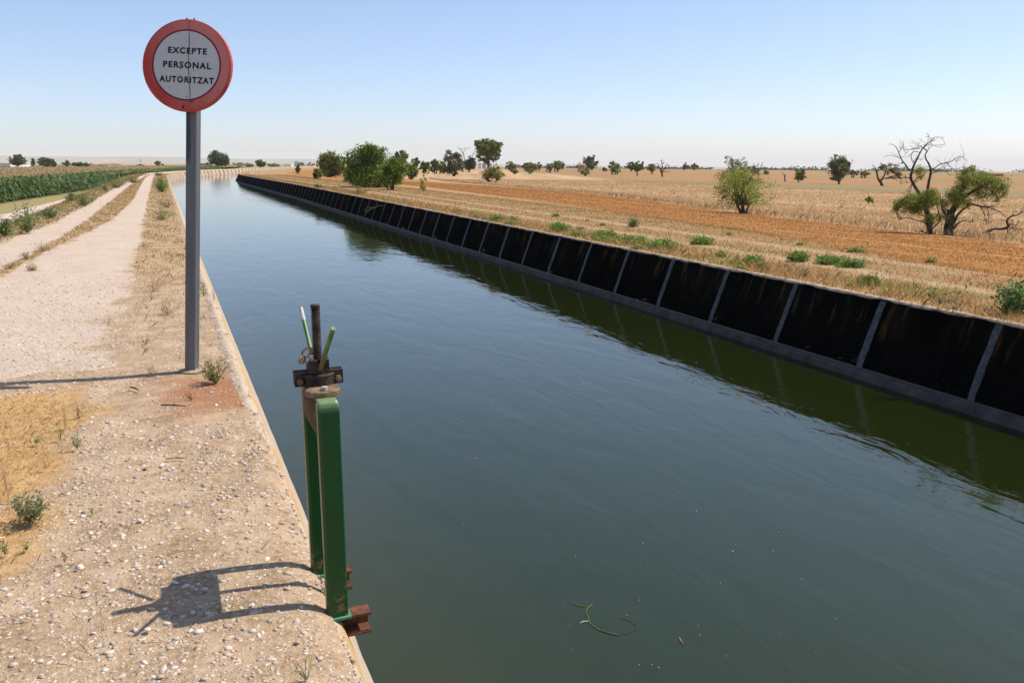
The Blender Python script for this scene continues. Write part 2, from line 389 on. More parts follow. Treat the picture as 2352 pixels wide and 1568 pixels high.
c = k.mix(k.step(pz, 1e5, 2e5), c, c)
lf = k.mix(nf, (0.22, 0.19, 0.07), (0.36, 0.28, 0.13))
c = k.mix(k.math('LESS_THAN', k.sep(k.uv('Zone'))[1], 0.5), c, lf)
k.fin(c, 0.95, 0.1); k.bump(n2, 0.5, 0.15); M_PLAIN = k.mat
o = grid('plain', np.stack([x, y, z], -1), np.stack([s, t], -1), M_PLAIN, mask=mk, zone=np.stack([t, side * 1.0], -1))
tag(o, 'wide plain of dry straw coloured fields reaching to the horizon', 'plain', kind='structure')

# --- water
k = NT('canal_water'); su, qu, _ = k.sep(k.uv()); g = k.geo()
st = k.n('ShaderNodeCombineXYZ'); k.put(st.inputs[0], su); k.put(st.inputs[1], qu); stv = st.outputs[0]
big = k.noise(k.map(stv, (0.9, 2.4, 1)), 1.0, 3, 0.5, 0.6); sml = k.noise(k.map(stv, (4.0, 9.0, 1)), 1.0, 3, 0.6, 0.5)
amp = k.ramp(k.noise(k.map(stv, (0.25, 0.5, 1)), 1.0, 2), (0.35, 0.25), (0.65, 1.0))
shallow = k.step(k.math('ADD', qu, k.math('MULTIPLY', big, 0.5)), 1.9, 0.4)
body = k.mix(k.math('MULTIPLY', shallow, 0.5), (0.0122, 0.0176, 0.0038), (0.042, 0.040, 0.014))
k.fin(body, 0.03, 0.5); k.b.inputs['IOR'].default_value = 1.8
hh = k.math('ADD', k.math('MULTIPLY', big, 1.0), k.math('MULTIPLY', k.math('MULTIPLY', sml, amp), 0.34))
k.b.inputs['Specular Tint'].default_value = (0.90, 1.0, 0.52, 1)
k.bump(hh, 0.165, 0.05); M_WATER = k.mat
sw = np.concatenate([np.arange(-14, 80, 0.5), np.arange(80, 420, 2.0)]); fr = np.linspace(0, 1, 20)
S, Q = np.meshgrid(sw, fr, indexing='ij'); Q = 0.2 + Q * (width(S) - 0.4)
x, y = at_sq(S, Q)
o = grid('canal_water', np.stack([x, y, 0 * x - 0.9], -1), np.stack([S, Q], -1), M_WATER)
tag(o, 'green and blue grey canal water flowing between the two concrete walls', 'water', kind='structure')

# --- the two lined walls of the canal
def profile_sheet(name, side, prof, mat, parent, s0=-14.0, s1=419.0, ns=0.0):
    """prof: list of (distance inland from the crest, z); swept along the bank as one sheet."""
    sv = s_samp[(s_samp >= s0) & (s_samp <= s1)]; pr = np.array(prof, float)
    S, K = np.meshgrid(sv, np.arange(len(pr)), indexing='ij'); Q = pr[K, 0]; Z = pr[K, 1] + 0 * S
    if ns:
        Q = Q + ns * (np.sin(7.1 * S) * np.sin(2.3 * S + K) + 0.6 * np.sin(17 * S + 2 * K)); Z = Z + ns * 0.5 * np.sin(11 * S + K)
    x, y = at_sq(S, -Q if side < 0 else width(S) + Q)
    P = np.stack([x, y, Z], -1)
    L = np.concatenate([[0], np.cumsum(np.hypot(*np.diff(pr, axis=0).T))])
    UV = np.stack([S, L[K]], -1)
    if side < 0: P = P[:, ::-1]; UV = UV[:, ::-1]
    o = grid(name, P, UV, mat); o.parent = parent; return o

# right wall: black algae in shade, orange lichen streaks under the rim, pale specks
k = NT('wall_algae'); su, vu, _ = k.sep(k.uv()); g = k.geo()
st = k.n('ShaderNodeCombineXYZ'); k.put(st.inputs[0], su); k.put(st.inputs[1], vu); stv = st.outputs[0]
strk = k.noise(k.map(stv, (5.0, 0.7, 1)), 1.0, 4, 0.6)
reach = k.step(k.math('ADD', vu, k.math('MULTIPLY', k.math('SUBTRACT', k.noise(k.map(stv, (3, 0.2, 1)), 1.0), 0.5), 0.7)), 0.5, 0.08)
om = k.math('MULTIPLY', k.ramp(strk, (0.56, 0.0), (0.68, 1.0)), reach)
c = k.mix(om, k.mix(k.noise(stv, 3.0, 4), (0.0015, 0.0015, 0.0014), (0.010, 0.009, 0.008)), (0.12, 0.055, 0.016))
gm = k.math('MULTIPLY', k.ramp(k.noise(k.map(stv, (6.0, 0.5, 1), (40, 0, 0)), 1.0, 3), (0.62, 0.0), (0.74, 1.0)), k.step(vu, 0.5, 0.1))
c = k.mix(k.math('MULTIPLY', gm, 0.6), c, (0.13, 0.13, 0.13))
sp_ = k.math('MULTIPLY', k.ramp(k.vor(stv, 26), (0.04, 1.0), (0.12, 0.0)), k.ramp(k.noise(stv, 1.1, 3), (0.46, 0.0), (0.62, 0.9)))
c = k.mix(sp_, c, (0.24, 0.22, 0.18))
lm = k.math('MULTIPLY', k.ramp(k.noise(k.map(stv, (1.6, 3, 1), (9, 3, 0)), 1.0, 4, 0.7), (0.6, 0.0), (0.7, 1.0)), k.step(vu, 0.66, 0.82))
c = k.mix(lm, c, (0.17, 0.15, 0.12))
br_ = k.math('MULTIPLY', k.ramp(k.noise(k.map(stv, (2.2, 0.5, 1), (5, 1, 0)), 1.0, 5, 0.7), (0.5, 0.0), (0.72, 0.55)), k.step(vu, 0.95, 0.1)); c = k.mix(br_, c, (0.045, 0.030, 0.018))
k.fin(c, 1.0, 0.0); k.bump(k.noise(g, 24, 4), 0.5, 0.02); M_ALGAE = k.mat
M_JOINT = m_noise('joint_mortar', (0.060, 0.060, 0.064), (0.115, 0.115, 0.12), 18, 0.9, 0.5, 40)
M_LEDGE = m_noise('ledge_concrete', (0.045, 0.042, 0.036), (0.085, 0.078, 0.068), 5, 0.9, 0.4, 30)
M_COPE = m_noise('coping_concrete', (0.26, 0.17, 0.10), (0.52, 0.40, 0.29), 9, 0.92, 0.6, 40)
wr = empty('canal_wall', (*[float(v) for v in at_sq(7.3, width(7.3))], 0), 'black stained far side canal wall in shade with pale vertical joints', 'wall')
def under(o, p): o.parent = p; o.matrix_parent_inverse = Matrix.Translation(-p.location); return o
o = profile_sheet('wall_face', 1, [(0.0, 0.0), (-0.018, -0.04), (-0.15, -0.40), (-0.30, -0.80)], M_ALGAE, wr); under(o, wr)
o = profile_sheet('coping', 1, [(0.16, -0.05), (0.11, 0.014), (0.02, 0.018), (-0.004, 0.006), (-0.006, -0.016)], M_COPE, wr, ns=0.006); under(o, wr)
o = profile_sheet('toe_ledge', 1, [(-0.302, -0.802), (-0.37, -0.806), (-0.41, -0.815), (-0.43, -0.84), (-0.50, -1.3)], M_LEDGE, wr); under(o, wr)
n_j = 0
sj_ = 7.32 - 1.535 * 3
while n_j < 92:                                           # mortar joints, every panel
    wj = random.uniform(0.075, 0.11) if sj_ < 40 else random.uniform(0.06, 0.10)
    mb = MB(); pts = []
    for i in range(9):
        f = i / 8; qq = -0.004 - 0.296 * f - (0.012 if 0 < i < 8 else 0.0); zz = -0.012 - 0.786 * f
        a = sj_ - wj / 2 + random.uniform(-.006, .006); b = sj_ + wj / 2 + random.uniform(-.006, .006)
        for sv, dq in ((a, 0.0), (a + 0.008, -0.012), (b - 0.008, -0.012), (b, 0.0)):
            x, y = at_sq(sv, width(sv) + qq + dq); pts.append((float(x), float(y), zz - 0.012 * 0.3))
    mb.add(pts, [(i * 4 + j, i * 4 + j + 1, i * 4 + j + 5, i * 4 + j + 4) for i in range(8) for j in range(3)])
    under(mb.build('joint_strip', M_JOINT), wr); n_j += 1
    sj_ += 1.535

# left wall: sunlit pale concrete, orange lichen along the crest, dark runs further off
k = NT('wall_sunlit'); su, vu, _ = k.sep(k.uv()); g = k.geo()
st = k.n('ShaderNodeCombineXYZ'); k.put(st.inputs[0], su); k.put(st.inputs[1], vu); stv = st.outputs[0]
c = k.mix(k.noise(g, 6, 5, 0.7), (0.36, 0.27, 0.19), (0.60, 0.49, 0.385))
agg = k.vor(g, 30, out='Color'); c = k.mix(k.math('MULTIPLY', k.step(vu, 0.16, 0.10), 0.7), c, k.mix(k.sep(agg)[0], (0.36, 0.27, 0.19), (0.72, 0.62, 0.52)))
lich = k.math('MULTIPLY', k.step(k.math('ABSOLUTE', k.math('SUBTRACT', k.math('ADD', vu, k.math('MULTIPLY', k.math('SUBTRACT', k.noise(stv, 4, 4), 0.5), 0.16)), 0.26)), 0.085, 0.03), k.ramp(k.noise(stv, 1.3, 4, 0.7), (0.36, 0.1), (0.55, 0.95)))
dm = k.math('MULTIPLY', k.step(vu, 0.17, 0.11), k.ramp(k.noise(g, 4.5, 6, 0.75), (0.40, 0.0), (0.62, 0.85))); c = k.mix(dm, c, (0.33, 0.21, 0.11))
c = k.mix(lich, c, (0.50, 0.30, 0.10))
gl = k.math('MULTIPLY', k.ramp(k.noise(stv, 7, 4, 0.7), (0.55, 0.0), (0.68, 0.8)), k.step(vu, 0.2, 0.1)); c = k.mix(gl, c, (0.22, 0.19, 0.15))
pan = k.math('FRACT', k.math('MULTIPLY', su, 1 / 3.6)); runs = k.math('ADD', k.math('MULTIPLY', k.step(k.math('ABSOLUTE', k.math('SUBTRACT', pan, 0.5)), 0.30, 0.22), 0.75), k.ramp(k.noise(k.map(stv, (0.40, 0.08, 1)), 1.0, 3, 0.7), (0.46, 0.0), (0.54, 0.6)))
runs = k.math('MULTIPLY', runs, k.step(su, 60, 80))
runs = k.math('MULTIPLY', runs, k.step(vu, 1.12, 0.95))
c = k.mix(k.math('MULTIPLY', runs, 0.7, True), c, (0.24, 0.15, 0.085))
lt_ = k.math('MULTIPLY', k.step(su, 60, 80), k.step(k.math('ABSOLUTE', k.math('SUBTRACT', pan, 0.5)), 0.36, 0.44)); c = k.mix(k.math('MULTIPLY', lt_, 0.6), c, (0.62, 0.52, 0.41))
wet = k.step(vu, 1.06, 1.12); c = k.mix(wet, c, (0.20, 0.16, 0.11))
k.fin(c, 0.9, 0.2); k.bump(k.math('ADD', k.noise(g, 30, 5, 0.7), k.math('MULTIPLY', k.vor(g, 30), -1.0)), 0.35, 0.02); M_LWALL = k.mat
wl = empty('canal_wall', (*[float(v) for v in at_sq(3, 0)], 0), 'sunlit pale near side canal wall with orange lichen under the green sluice gate', 'wall')
o = profile_sheet('wall_face', -1, [(0.145, -0.06), (0.130, -0.010), (0.05, 0.004), (0.015, 0.003), (-0.012, -0.025), (-0.04, -0.09), (-0.31, -0.9), (-0.45, -1.35)], M_LWALL, wl, ns=0.004); under(o, wl)

# --- hills
def ridge(name, D, az0, az1, prof, depth, mat, label):
    az = np.radians(np.linspace(az0, az1, 160)); top = np.interp(np.degrees(az), *prof)
    rng = np.random.default_rng(5)
    nz = sum(rng.uniform(.3, 1) / f_ * np.sin(f_ * az * 40 + rng.uniform(0, 6)) for f_ in (1, 2, 3.3, 5.1, 8.7, 13)) * 0.0006 * D
    fr = np.array([0, .25, .5, .75, 1, 1.4]); hf = np.array([0, .35, .7, .92, 1, .5])
    P = np.zeros((len(az), len(fr), 3)); base = -110
    for j in range(len(fr)):
        d = D + depth * fr[j] + 0.02 * D * np.sin(az * 70 + j)
        P[:, j, 0] = d * np.sin(az); P[:, j, 1] = d * np.cos(az)
        P[:, j, 2] = base + (EYE + top * D + nz * (0.4 + 0.6 * hf[j]) - base) * (hf[j] ** 0.35)
    UV = np.zeros((len(az), len(fr), 2)); o = grid(name, P[:, ::-1], UV, mat)
    return tag(o, label, 'hills', kind='structure')
M_HILL = m_noise('hill', (0.30, 0.22, 0.14), (0.16, 0.17, 0.09), 0.004, 1.0)
px2az = lambda x: math.degrees(math.atan((x - CX) / F))
ridge('hills', 8000, -42, 42, ([px2az(v) for v in (-400, 0, 150, 300, 500, 700, 850, 1000, 1300, 1700, 2100, 2352, 2700)],
      [(372.5 - v) / F for v in (362, 362, 360, 361, 363, 366, 369, 374, 380, 386, 392, 394, 397)]), 1500, M_HILL, 'long low tan hills fading into haze on the horizon')

# --- haze
k = NT('haze'); k.t.nodes.remove(k.b); v = k.n('ShaderNodeVolumePrincipled'); v.inputs['Color'].default_value = (0.97, 0.98, 1, 1)
v.inputs['Density'].default_value = 1.0e-4; v.inputs['Anisotropy'].default_value = 0.0
k.t.links.new(v.outputs[0], k.out.inputs['Volume'])
mb = MB(); mb.box((0, 0, -25), (30000, 30000, 190)); o = mb.build('haze', k.mat)
tag(o, 'thin pale summer haze hanging over the whole plain', 'haze', kind='stuff')

# ------------------------------------------------------------------ the road sign
def rotz(a): c, s_ = math.cos(a), math.sin(a); return np.array([[c, -s_, 0], [s_, c, 0], [0, 0, 1.0]])
SB = at(441, 852); SY = float(SB[1])
sign = empty('road_sign', tuple(SB), 'round red and white prohibition sign on a leaning grey square post', 'sign')
lean = math.radians(3.4); YAW = math.radians(-3)          # the post leans towards the water
Ry = np.array([[math.cos(lean), 0, math.sin(lean)], [0, 1, 0], [-math.sin(lean), 0, math.cos(lean)]])
def rotx(a): c, s_ = math.cos(a), math.sin(a); return np.array([[1, 0, 0], [0, c, -s_], [0, s_, c]])
RP = Ry @ rotx(math.radians(-4)) @ rotz(YAW); RS = Ry @ rotx(math.radians(-9)) @ rotz(YAW)
def place(o, R, loc): o.matrix_basis = Matrix.Translation(Vector(loc)) @ Matrix([list(q) for q in R]).to_4x4(); return o
k = NT('galvanised_post'); v = k.obj(); n1 = k.noise(k.map(v, (12, 12, 1.5)), 1.0, 5, 0.7); px, py, pz = k.sep(v)
c = k.mix(k.ramp(n1, (0.3, 0.0), (0.7, 1.0)), (0.095, 0.10, 0.108), (0.165, 0.17, 0.18))
blk = k.math('MULTIPLY', k.step(pz, 1.58, 1.62), k.step(k.math('ADD', px, k.math('MULTIPLY', n1, 0.03)), 0.012, 0.004)); blk = k.math('MULTIPLY', blk, k.step(k.math('ADD', pz, k.math('MULTIPLY', n1, 0.5)), 1.78, 1.88))
c = k.mix(k.math('MULTIPLY', blk, 0.85), c, (0.03, 0.032, 0.05))
k.fin(c, 0.5, 0.5, 0.25); k.bump(k.noise(v, 60, 3), 0.08, 0.01); M_POST = k.mat
mb = MB(); mb.box((0, 0, 1.02), (0.083, 0.083, 2.34), bev=0.009); post = mb.build('post', M_POST, sign); place(post, RP, (0, 0, 0))
mb = MB(); rg = np.random.default_rng(3); ring = [(0.10 + 0.03 * rg.random()) for _ in range(18)]
mb.add([(r * math.cos(a * math.pi / 9), r * 0.7 * math.sin(a * math.pi / 9), 0.004) for a, r in enumerate(ring)] + [(0, 0, 0.035)], [(a, (a + 1) % 18, 18) for a in range(18)])
mb.build('footing', m_noise('footing_dirt', (0.30, 0.20, 0.12), (0.46, 0.35, 0.25), 20, 0.95, 0.6, 60), sign, smooth=True)
SC_ = at_depth(428.5, 150, SY + 0.075) - SB; RAD = 0.333
def faded(name, c1, c2, rough=0.45):
    k = NT(name); v = k.obj(); px, py, pz = k.sep(v)
    n1 = k.noise(k.map(v, (9, 9, 1.2)), 1.0, 4, 0.65); n2 = k.noise(v, 40, 3)
    k.fin(k.mix(k.math('ADD', k.math('MULTIPLY', n1, 0.8), k.math('MULTIPLY', n2, 0.2)), c1, c2), rough, 0.4); return k.mat
k = NT('sign_red'); v = k.obj(); px, py, pz = k.sep(v)
fade = k.math('ADD', k.math('MULTIPLY', k.math('ADD', px, k.math('MULTIPLY', pz, 0.8)), 1.1), k.math('MULTIPLY', k.noise(k.map(v, (5, 5, 1.5)), 1.0, 4, 0.65), 0.9))
k.fin(k.mix(k.step(fade, 0.0, 0.75), (0.42, 0.035, 0.018), (0.56, 0.17, 0.145)), 0.45, 0.4); M_SRED = k.mat; M_SRIM = m_noise('sign_rim', (0.42, 0.05, 0.035), (0.55, 0.11, 0.08), 8, 0.5)
M_SWHITE = faded('sign_white', (0.44, 0.435, 0.43), (0.58, 0.57, 0.56)); M_SDARK = m_noise('sign_dark_edge', (0.13, 0.012, 0.012), (0.18, 0.02, 0.02), 9, 0.5)
M_TEXT = m_noise('sign_lettering', (0.008, 0.008, 0.012), (0.016, 0.016, 0.022), 30, 0.5); M_CRACK = m_noise('crack_dirt', (0.06, 0.04, 0.02), (0.11, 0.075, 0.03), 40, 0.9)
def ann(mb, r0, r1, y, n=128, mi=0):                       # flat ring facing -Y
    V = [(r * math.cos(2 * math.pi * j / n), y, r * math.sin(2 * math.pi * j / n)) for r in (r0, r1) for j in range(n)]
    mb.add(V, [(j, n + j, n + (j + 1) % n, (j + 1) % n) for j in range(n)][::1], mi)
mb = MB(); N_ = 128                                        # dished plate with a folded rim
prof = [(0.0, 0.0), (RAD - 0.012, 0.0), (RAD - 0.004, 0.002), (RAD, 0.008), (RAD, 0.034), (RAD - 0.006, 0.036), (RAD - 0.008, 0.010), (0.0, 0.006)]
V = [(r * math.cos(2 * math.pi * j / N_), y, r * math.sin(2 * math.pi * j / N_)) for r, y in prof for j in range(N_)]
mb.add(V, [(a * N_ + j, a * N_ + (j + 1) % N_, (a + 1) * N_ + (j + 1) % N_, (a + 1) * N_ + j) for a in range(len(prof) - 1) for j in range(N_)])
plate = mb.build('sign_plate', M_SRIM, sign); place(plate, RS, SC_)
mb = MB(); ann(mb, 0.250, RAD - 0.013, -0.0012); o = mb.build('red_band', M_SRED, plate)
mb = MB(); ann(mb, 0.0005, 0.2495, -0.0012); o = mb.build('white_disc', M_SWHITE, plate)
mb = MB(); ann(mb, 0.2455, 0.2565, -0.0024); o = mb.build('band_edge', M_SDARK, plate)
def lettering(word, wid, zc, xc, cap):
    cu = bpy.data.curves.new('lettering', 'FONT'); cu.body = word; cu.size = 1.0; cu.align_x = 'CENTER'; cu.space_character = 1.22; cu.offset = 0.036; cu.resolution_u = 4
    to = bpy.data.objects.new('lettering', cu); COL.objects.link(to)
    me = bpy.data.meshes.new_from_object(to.evaluated_get(bpy.context.evaluated_depsgraph_get())); bpy.data.objects.remove(to)
    v = np.zeros(len(me.vertices) * 3); me.vertices.foreach_get('co', v); v = v.reshape(-1, 3)
    lo, hi = v.min(0), v.max(0)
    V = np.zeros_like(v); V[:, 0] = (v[:, 0] - (lo[0] + hi[0]) / 2) * wid / (hi[0] - lo[0]) + xc
    V[:, 2] = (v[:, 1] - (lo[1] + hi[1]) / 2) * cap / (hi[1] - lo[1]) + zc; V[:, 1] = -0.0030
    me.vertices.foreach_set('co', V.ravel()); me.materials.clear(); me.materials.append(M_TEXT); me.update()
    o = bpy.data.objects.new('lettering', me); COL.objects.link(o); o.parent = plate; return o
lettering('EXCEPTE', 0.289, 0.103, 0.004, 0.046); lettering('PERSONAL', 0.357, 0.0, 0.005, 0.047); lettering('AUTORITZAT', 0.406, -0.106, 0.005, 0.047)
mb = MB(); pts = [(0.008, .325), (0.010, .23), (0.014, .19), (0.016, .14), (0.012, .09), (0.016, .03), (0.017, -.03), (0.022, -.08), (0.026, -.13), (0.034, -.19), (0.036, -.243)]
for (a, b), (c_, d) in zip(pts[:-1], pts[1:]):
    w_ = 0.0022 if b < 0.24 else 0.0012
    mb.add([(a - w_, -.0042, b), (a + w_, -.0042, b), (c_ + w_, -.0042, d), (c_ - w_, -.0042, d)], [(0, 3, 2, 1)])
mb.build('crack', M_CRACK, plate)
rg = np.random.default_rng(11)
for cx_, cz_, rx, rz in ((-.043, -.028, .004, .004), (.056, -.036, .004, .003), (-.04, -.072, .003, .003), (-.04, -.112, .004, .006), (.05, -.262, .014, .005), (-.012, -.305, .009, .012), (-.05, -.245, .007, .004), (0.012, -.228, .003, .008), (.19, -.02, .004, .003), (-.12, -.165, .003, .005)):
    mb = MB(); n = 9; mb.add([(cx_ + rx * (0.7 + 0.5 * rg.random()) * math.cos(6.283 * j / n), -.0050, cz_ + rz * (0.7 + .5 * rg.random()) * math.sin(6.283 * j / n)) for j in range(n)], [tuple(range(n - 1, -1, -1))]); mb.build('chipped_spot', M_TEXT, plate)
for xx in (-0.02, 0.035):
    mb = MB(); mb.tube([(xx, 0.02, RAD - 0.004), (xx, 0.02, RAD + 0.012)], 0.006, 8); mb.build('bolt', M_SDARK, plate)

# ------------------------------------------------------------------ the green sluice gate lifting frame
H_ = math.radians(22.5); UA = np.array([math.cos(H_), math.sin(H_), 0]); UL = np.array([-math.sin(H_), math.cos(H_), 0])  # across, along
G0 = at(775, 1412); G1 = G0 + UL * 0.338                   # feet of the near and far leg (left corners seen: near the crest)
GC = (G0 + G1) / 2; GC = np.array([GC[0], GC[1], 0.0])
gate = empty('sluice_gate', tuple(GC), 'green steel sluice gate frame with threaded spindle on the canal edge', 'sluice gate')
RG = rotz(H_)                                              # local x = across (to the water), y = along the canal
def gp(o): o.matrix_basis = Matrix([list(q) for q in RG]).to_4x4(); return o
k = NT('green_paint'); v = k.obj(); g2 = k.noise(v, 9, 5, 0.7); px, py, pz = k.sep(v)
c = k.mix(k.noise(k.map(v, (14, 14, 3)), 1.0, 4), (0.001, 0.040, 0.006), (0.003, 0.075, 0.012))
topf = k.step(pz, 0.765, 0.812); c = k.mix(k.math('MULTIPLY', topf, 0.75), c, (0.24, 0.34, 0.15))
chip = k.ramp(k.noise(v, 34, 4, 0.7), (0.70, 0.0), (0.74, 1.0)); c = k.mix(chip, c, (0.15, 0.075, 0.02))
chip2 = k.math('MULTIPLY', k.ramp(k.noise(v, 24, 4, 0.75), (0.54, 0.0), (0.58, 1.0)), k.step(pz, 0.22, 0.05)); c = k.mix(k.math('MULTIPLY', chip2, 0.7), c, (0.20, 0.16, 0.04))
scr = k.math('MULTIPLY', k.ramp(k.noise(k.map(v, (20, 20, 160)), 1.0, 2), (0.70, 0.0), (0.74, 0.5)), k.step(pz, 0.55, 0.7)); c = k.mix(scr, c, (0.32, 0.36, 0.22))
k.fin(c, 0.32, 0.5); k.bump(k.noise(v, 40, 3), 0.06, 0.01); M_GREEN = k.mat
k = NT('green_worn'); v = k.obj(); px, py, pz = k.sep(v); c = k.mix(k.ramp(k.noise(v, 26, 5, 0.7), (0.42, 0.0), (0.56, 1.0)), (0.13, 0.21, 0.06), (0.05, 0.16, 0.035))
c = k.mix(k.math('MULTIPLY', k.step(pz, 0.985, 0.90), k.ramp(k.noise(v, 30, 4), (0.35, 0.3), (0.6, 1.0))), c, (0.16, 0.085, 0.03)); k.fin(c, 0.45, 0.4); M_WORN = k.mat
M_STEEL = m_noise('worn_steel_tip', (0.36, 0.31, 0.28), (0.5, 0.46, 0.42), 30, 0.45)
M_RUST = m_noise('rust', (0.075, 0.028, 0.018), (0.19, 0.075, 0.04), 18, 0.85, 0.5, 60)
M_RUSTB = m_noise('rust_tan', (0.13, 0.09, 0.05), (0.27, 0.19, 0.11), 22, 0.85, 0.5, 60)
M_GREASE = m_noise('greasy_iron', (0.016, 0.012, 0.010), (0.060, 0.042, 0.032), 20, 0.5, 0.6, 55)
M_TEAL = m_noise('old_primer', (0.05, 0.20, 0.11), (0.10, 0.27, 0.16), 20, 0.7)
LW, LD, ZT = 0.076, 0.046, 0.80                            # leg width across, depth along, height
for yy in (-0.169, 0.169):                                 # legs: hollow section, rounded corners, the head curving over
    mb = MB(); pr = []
    for (sx, sy, a0) in ((1, 1, 0), (-1, 1, 90), (-1, -1, 180), (1, -1, 270)):
        for q in range(5):
            a = math.radians(a0 + 22.5 * q); pr.append((sx * (LW / 2 - .010) + .010 * math.cos(a), sy * (LD / 2 - .010) + .010 * math.sin(a)))
    n = len(pr); lev = [(0.004, 1, 0.0), (0.6, 1, 0), (0.768, 1, 0), (0.785, .99, 0.002), (0.798, .95, 0.006), (0.806, 0.86, 0.012)]
    sgn = 1 if yy < 0 else -1
    V = [(a * sc, b * sc + yy + sgn * off, z) for z, sc, off in lev for a, b in pr]
    f = [(i * n + j, i * n + (j + 1) % n, (i + 1) * n + (j + 1) % n, (i + 1) * n + j) for i in range(len(lev) - 1) for j in range(n)] + [tuple(range(n - 1, -1, -1)), tuple(range((len(lev) - 1) * n, len(lev) * n))]
    mb.add(V, f); gp(mb.build('leg', M_GREEN, gate, smooth=False))
    mb = MB(); mb.box((0.0, yy, 0.001), (LW + 0.016, LD + 0.022, 0.008)); gp(mb.build('foot_plate', M_TEAL, gate))
    mb = MB()                                              # channel bracket reaching out over the water
    for z0, th in ((-0.006, 0.008), (-0.079, 0.008)): mb.box((0.036, yy + (0.010), z0), (0.165, 0.062, th))
    mb.box((0.036, yy + 0.037, -0.0425), (0.163, 0.007, 0.064))
    for z0 in (-0.0128, -0.072): mb.box((0.036, yy + 0.008, z0), (0.161, 0.05, 0.005))
    br = gp(mb.build('bracket', M_RUST, gate))
mb = MB()                                                  # crosspiece: channel with a slanting lower edge
mb.box((0, 0, 0.800), (0.078, 0.294, 0.010)); 
for xx in (-0.035, 0.035):
    mb.box((xx, 0, 0.738), (0.008, 0.294, 0.114))
gp(mb.build('crosspiece', m_noise('crosspiece_rust', (0.055, 0.036, 0.020), (0.17, 0.105, 0.05), 16, 0.85, 0.5, 60), gate))
def disc(r, z0, z1, c=(0, 0), n=32, bev=0.003):
    mb = MB(); lv = [(z0, r), (z1 - bev, r), (z1, r - bev)]
    V = [(c[0] + q * math.cos(6.2832 * j / n), c[1] + q * math.sin(6.2832 * j / n), z) for z, q in lv for j in range(n)]
    mb.add(V, [(a * n + j, a * n + (j + 1) % n, (a + 1) * n + (j + 1) % n, (a + 1) * n + j) for a in range(2) for j in range(n)] + [tuple(range(n - 1, -1, -1)), tuple(range(2 * n, 3 * n))]); return mb
fl = disc(0.062, 0.806, 0.826, (0, -0.075)); fl.box((0, 0.03, 0.816), (0.11, 0.19, 0.018)); flange = gp(fl.build('flange', M_RUSTB, gate))
mb = MB(); mb.tube([(0.004, -0.106, 0.826), (0.004, -0.106, 0.838)], 0.0125, 6); o = mb.build('bolt', M_STEEL, flange)
mb = disc(0.058, 0.826, 0.866, (0, 0)); 
for sx in (-1, 1):                                         # two clamp ears across, each drawn up by a bolt
    mb.box((sx * 0.060, -0.012, 0.848), (0.050, 0.017, 0.050)); mb.box((sx * 0.060, 0.014, 0.850), (0.050, 0.017, 0.050))
    mb.box((sx * 0.052, 0.0, 0.868), (0.06, 0.036, 0.008))
clamp = gp(mb.build('bearing_clamp', M_GREASE, gate))
for sx in (-1, 1):
    mb = MB(); mb.tube([(sx * 0.068, -0.021, 0.842), (sx * 0.068, -0.031, 0.842)], 0.0125, 6); mb.tube([(sx * 0.068, -0.031, 0.842), (sx * 0.068, -0.040, 0.842)], 0.007, 8)
    o = mb.build('clamp_bolt', M_RUSTB, clamp)
mb = disc(0.040, 0.866, 0.905, (0, 0), bev=0.008); mb.box((-0.02, -0.03, 0.894), (0.03, 0.02, 0.045)); mb.box((0.02, -0.02, 0.892), (0.03, 0.035, 0.05)); mb.box((0.03, 0.02, 0.893), (0.02, 0.03, 0.042))
hub = gp(mb.build('lifting_nut', M_GREASE, gate))
def to_local(P): return RG.T @ (np.asarray(P) - GC)
ST = to_local(at_depth(723.5, 699, GC[1] - 0.0)); SB_ = np.array([0.0, 0.0, 0.88])
mb = MB(); n = 20; V = []; pit = 0.0095; zl = ST[2]        # trapezoid thread as stacked ridges
lv = []; z = -0.10
while z < 0.875: lv.append((z, 0.0135)); z += 0.2
z = 0.875
while z < zl - 0.012: lv += [(z, 0.0128), (z + pit * .3, 0.0128), (z + pit * .5, 0.0162), (z + pit * .8, 0.0162)]; z += pit
lv += [(zl - 0.011, 0.0158), (zl - 0.010, 0.0172), (zl - 0.003, 0.0172), (zl, 0.0145)]
tx, ty = (ST[0]) / (zl - 0.88), (ST[1]) / (zl - 0.88)
for z, r in lv:
    b = max(z - 0.88, 0)
    V += [(tx * b + r * math.cos(6.2832 * j / n), ty * b + r * math.sin(6.2832 * j / n), z + 0.0045 * j / n * (1 if z > 0.88 and z < zl - .014 else 0)) for j in range(n)]
mb.add(V, [(a * n + j, a * n + (j + 1) % n, (a + 1) * n + (j + 1) % n, (a + 1) * n + j) for a in range(len(lv) - 1) for j in range(n)] + [tuple(range((len(lv) - 1) * n, len(lv) * n))])
gp(mb.build('threaded_spindle', m_noise('spindle_steel', (0.030, 0.019, 0.016), (0.085, 0.058, 0.046), 30, 0.55, 0.3, 80), gate))
hd1 = to_local(at_depth(691, 707, GC[1] + 0.16)); hd0 = to_local(at_depth(716, 812, GC[1] + 0.035))
hd3 = to_local(at_depth(765.5, 754, GC[1] - 0.16)); hd2 = to_local(at_depth(735.5, 848, GC[1] - 0.035))
mb = MB(); d = hd1 - hd0; mb.tube([hd0, hd0 + d * 0.72], 0.0078, 12); h1 = gp(mb.build('handle', M_WORN, gate, smooth=False))
mb = MB(); mb.tube([hd0 + d * 0.722, hd1], 0.0079, 12); h1b = mb.build('bare_tip', M_STEEL, h1)
mb = MB(); mb.tube([hd2, hd3], 0.0083, 14); gp(mb.build('handle', M_WORN, gate))
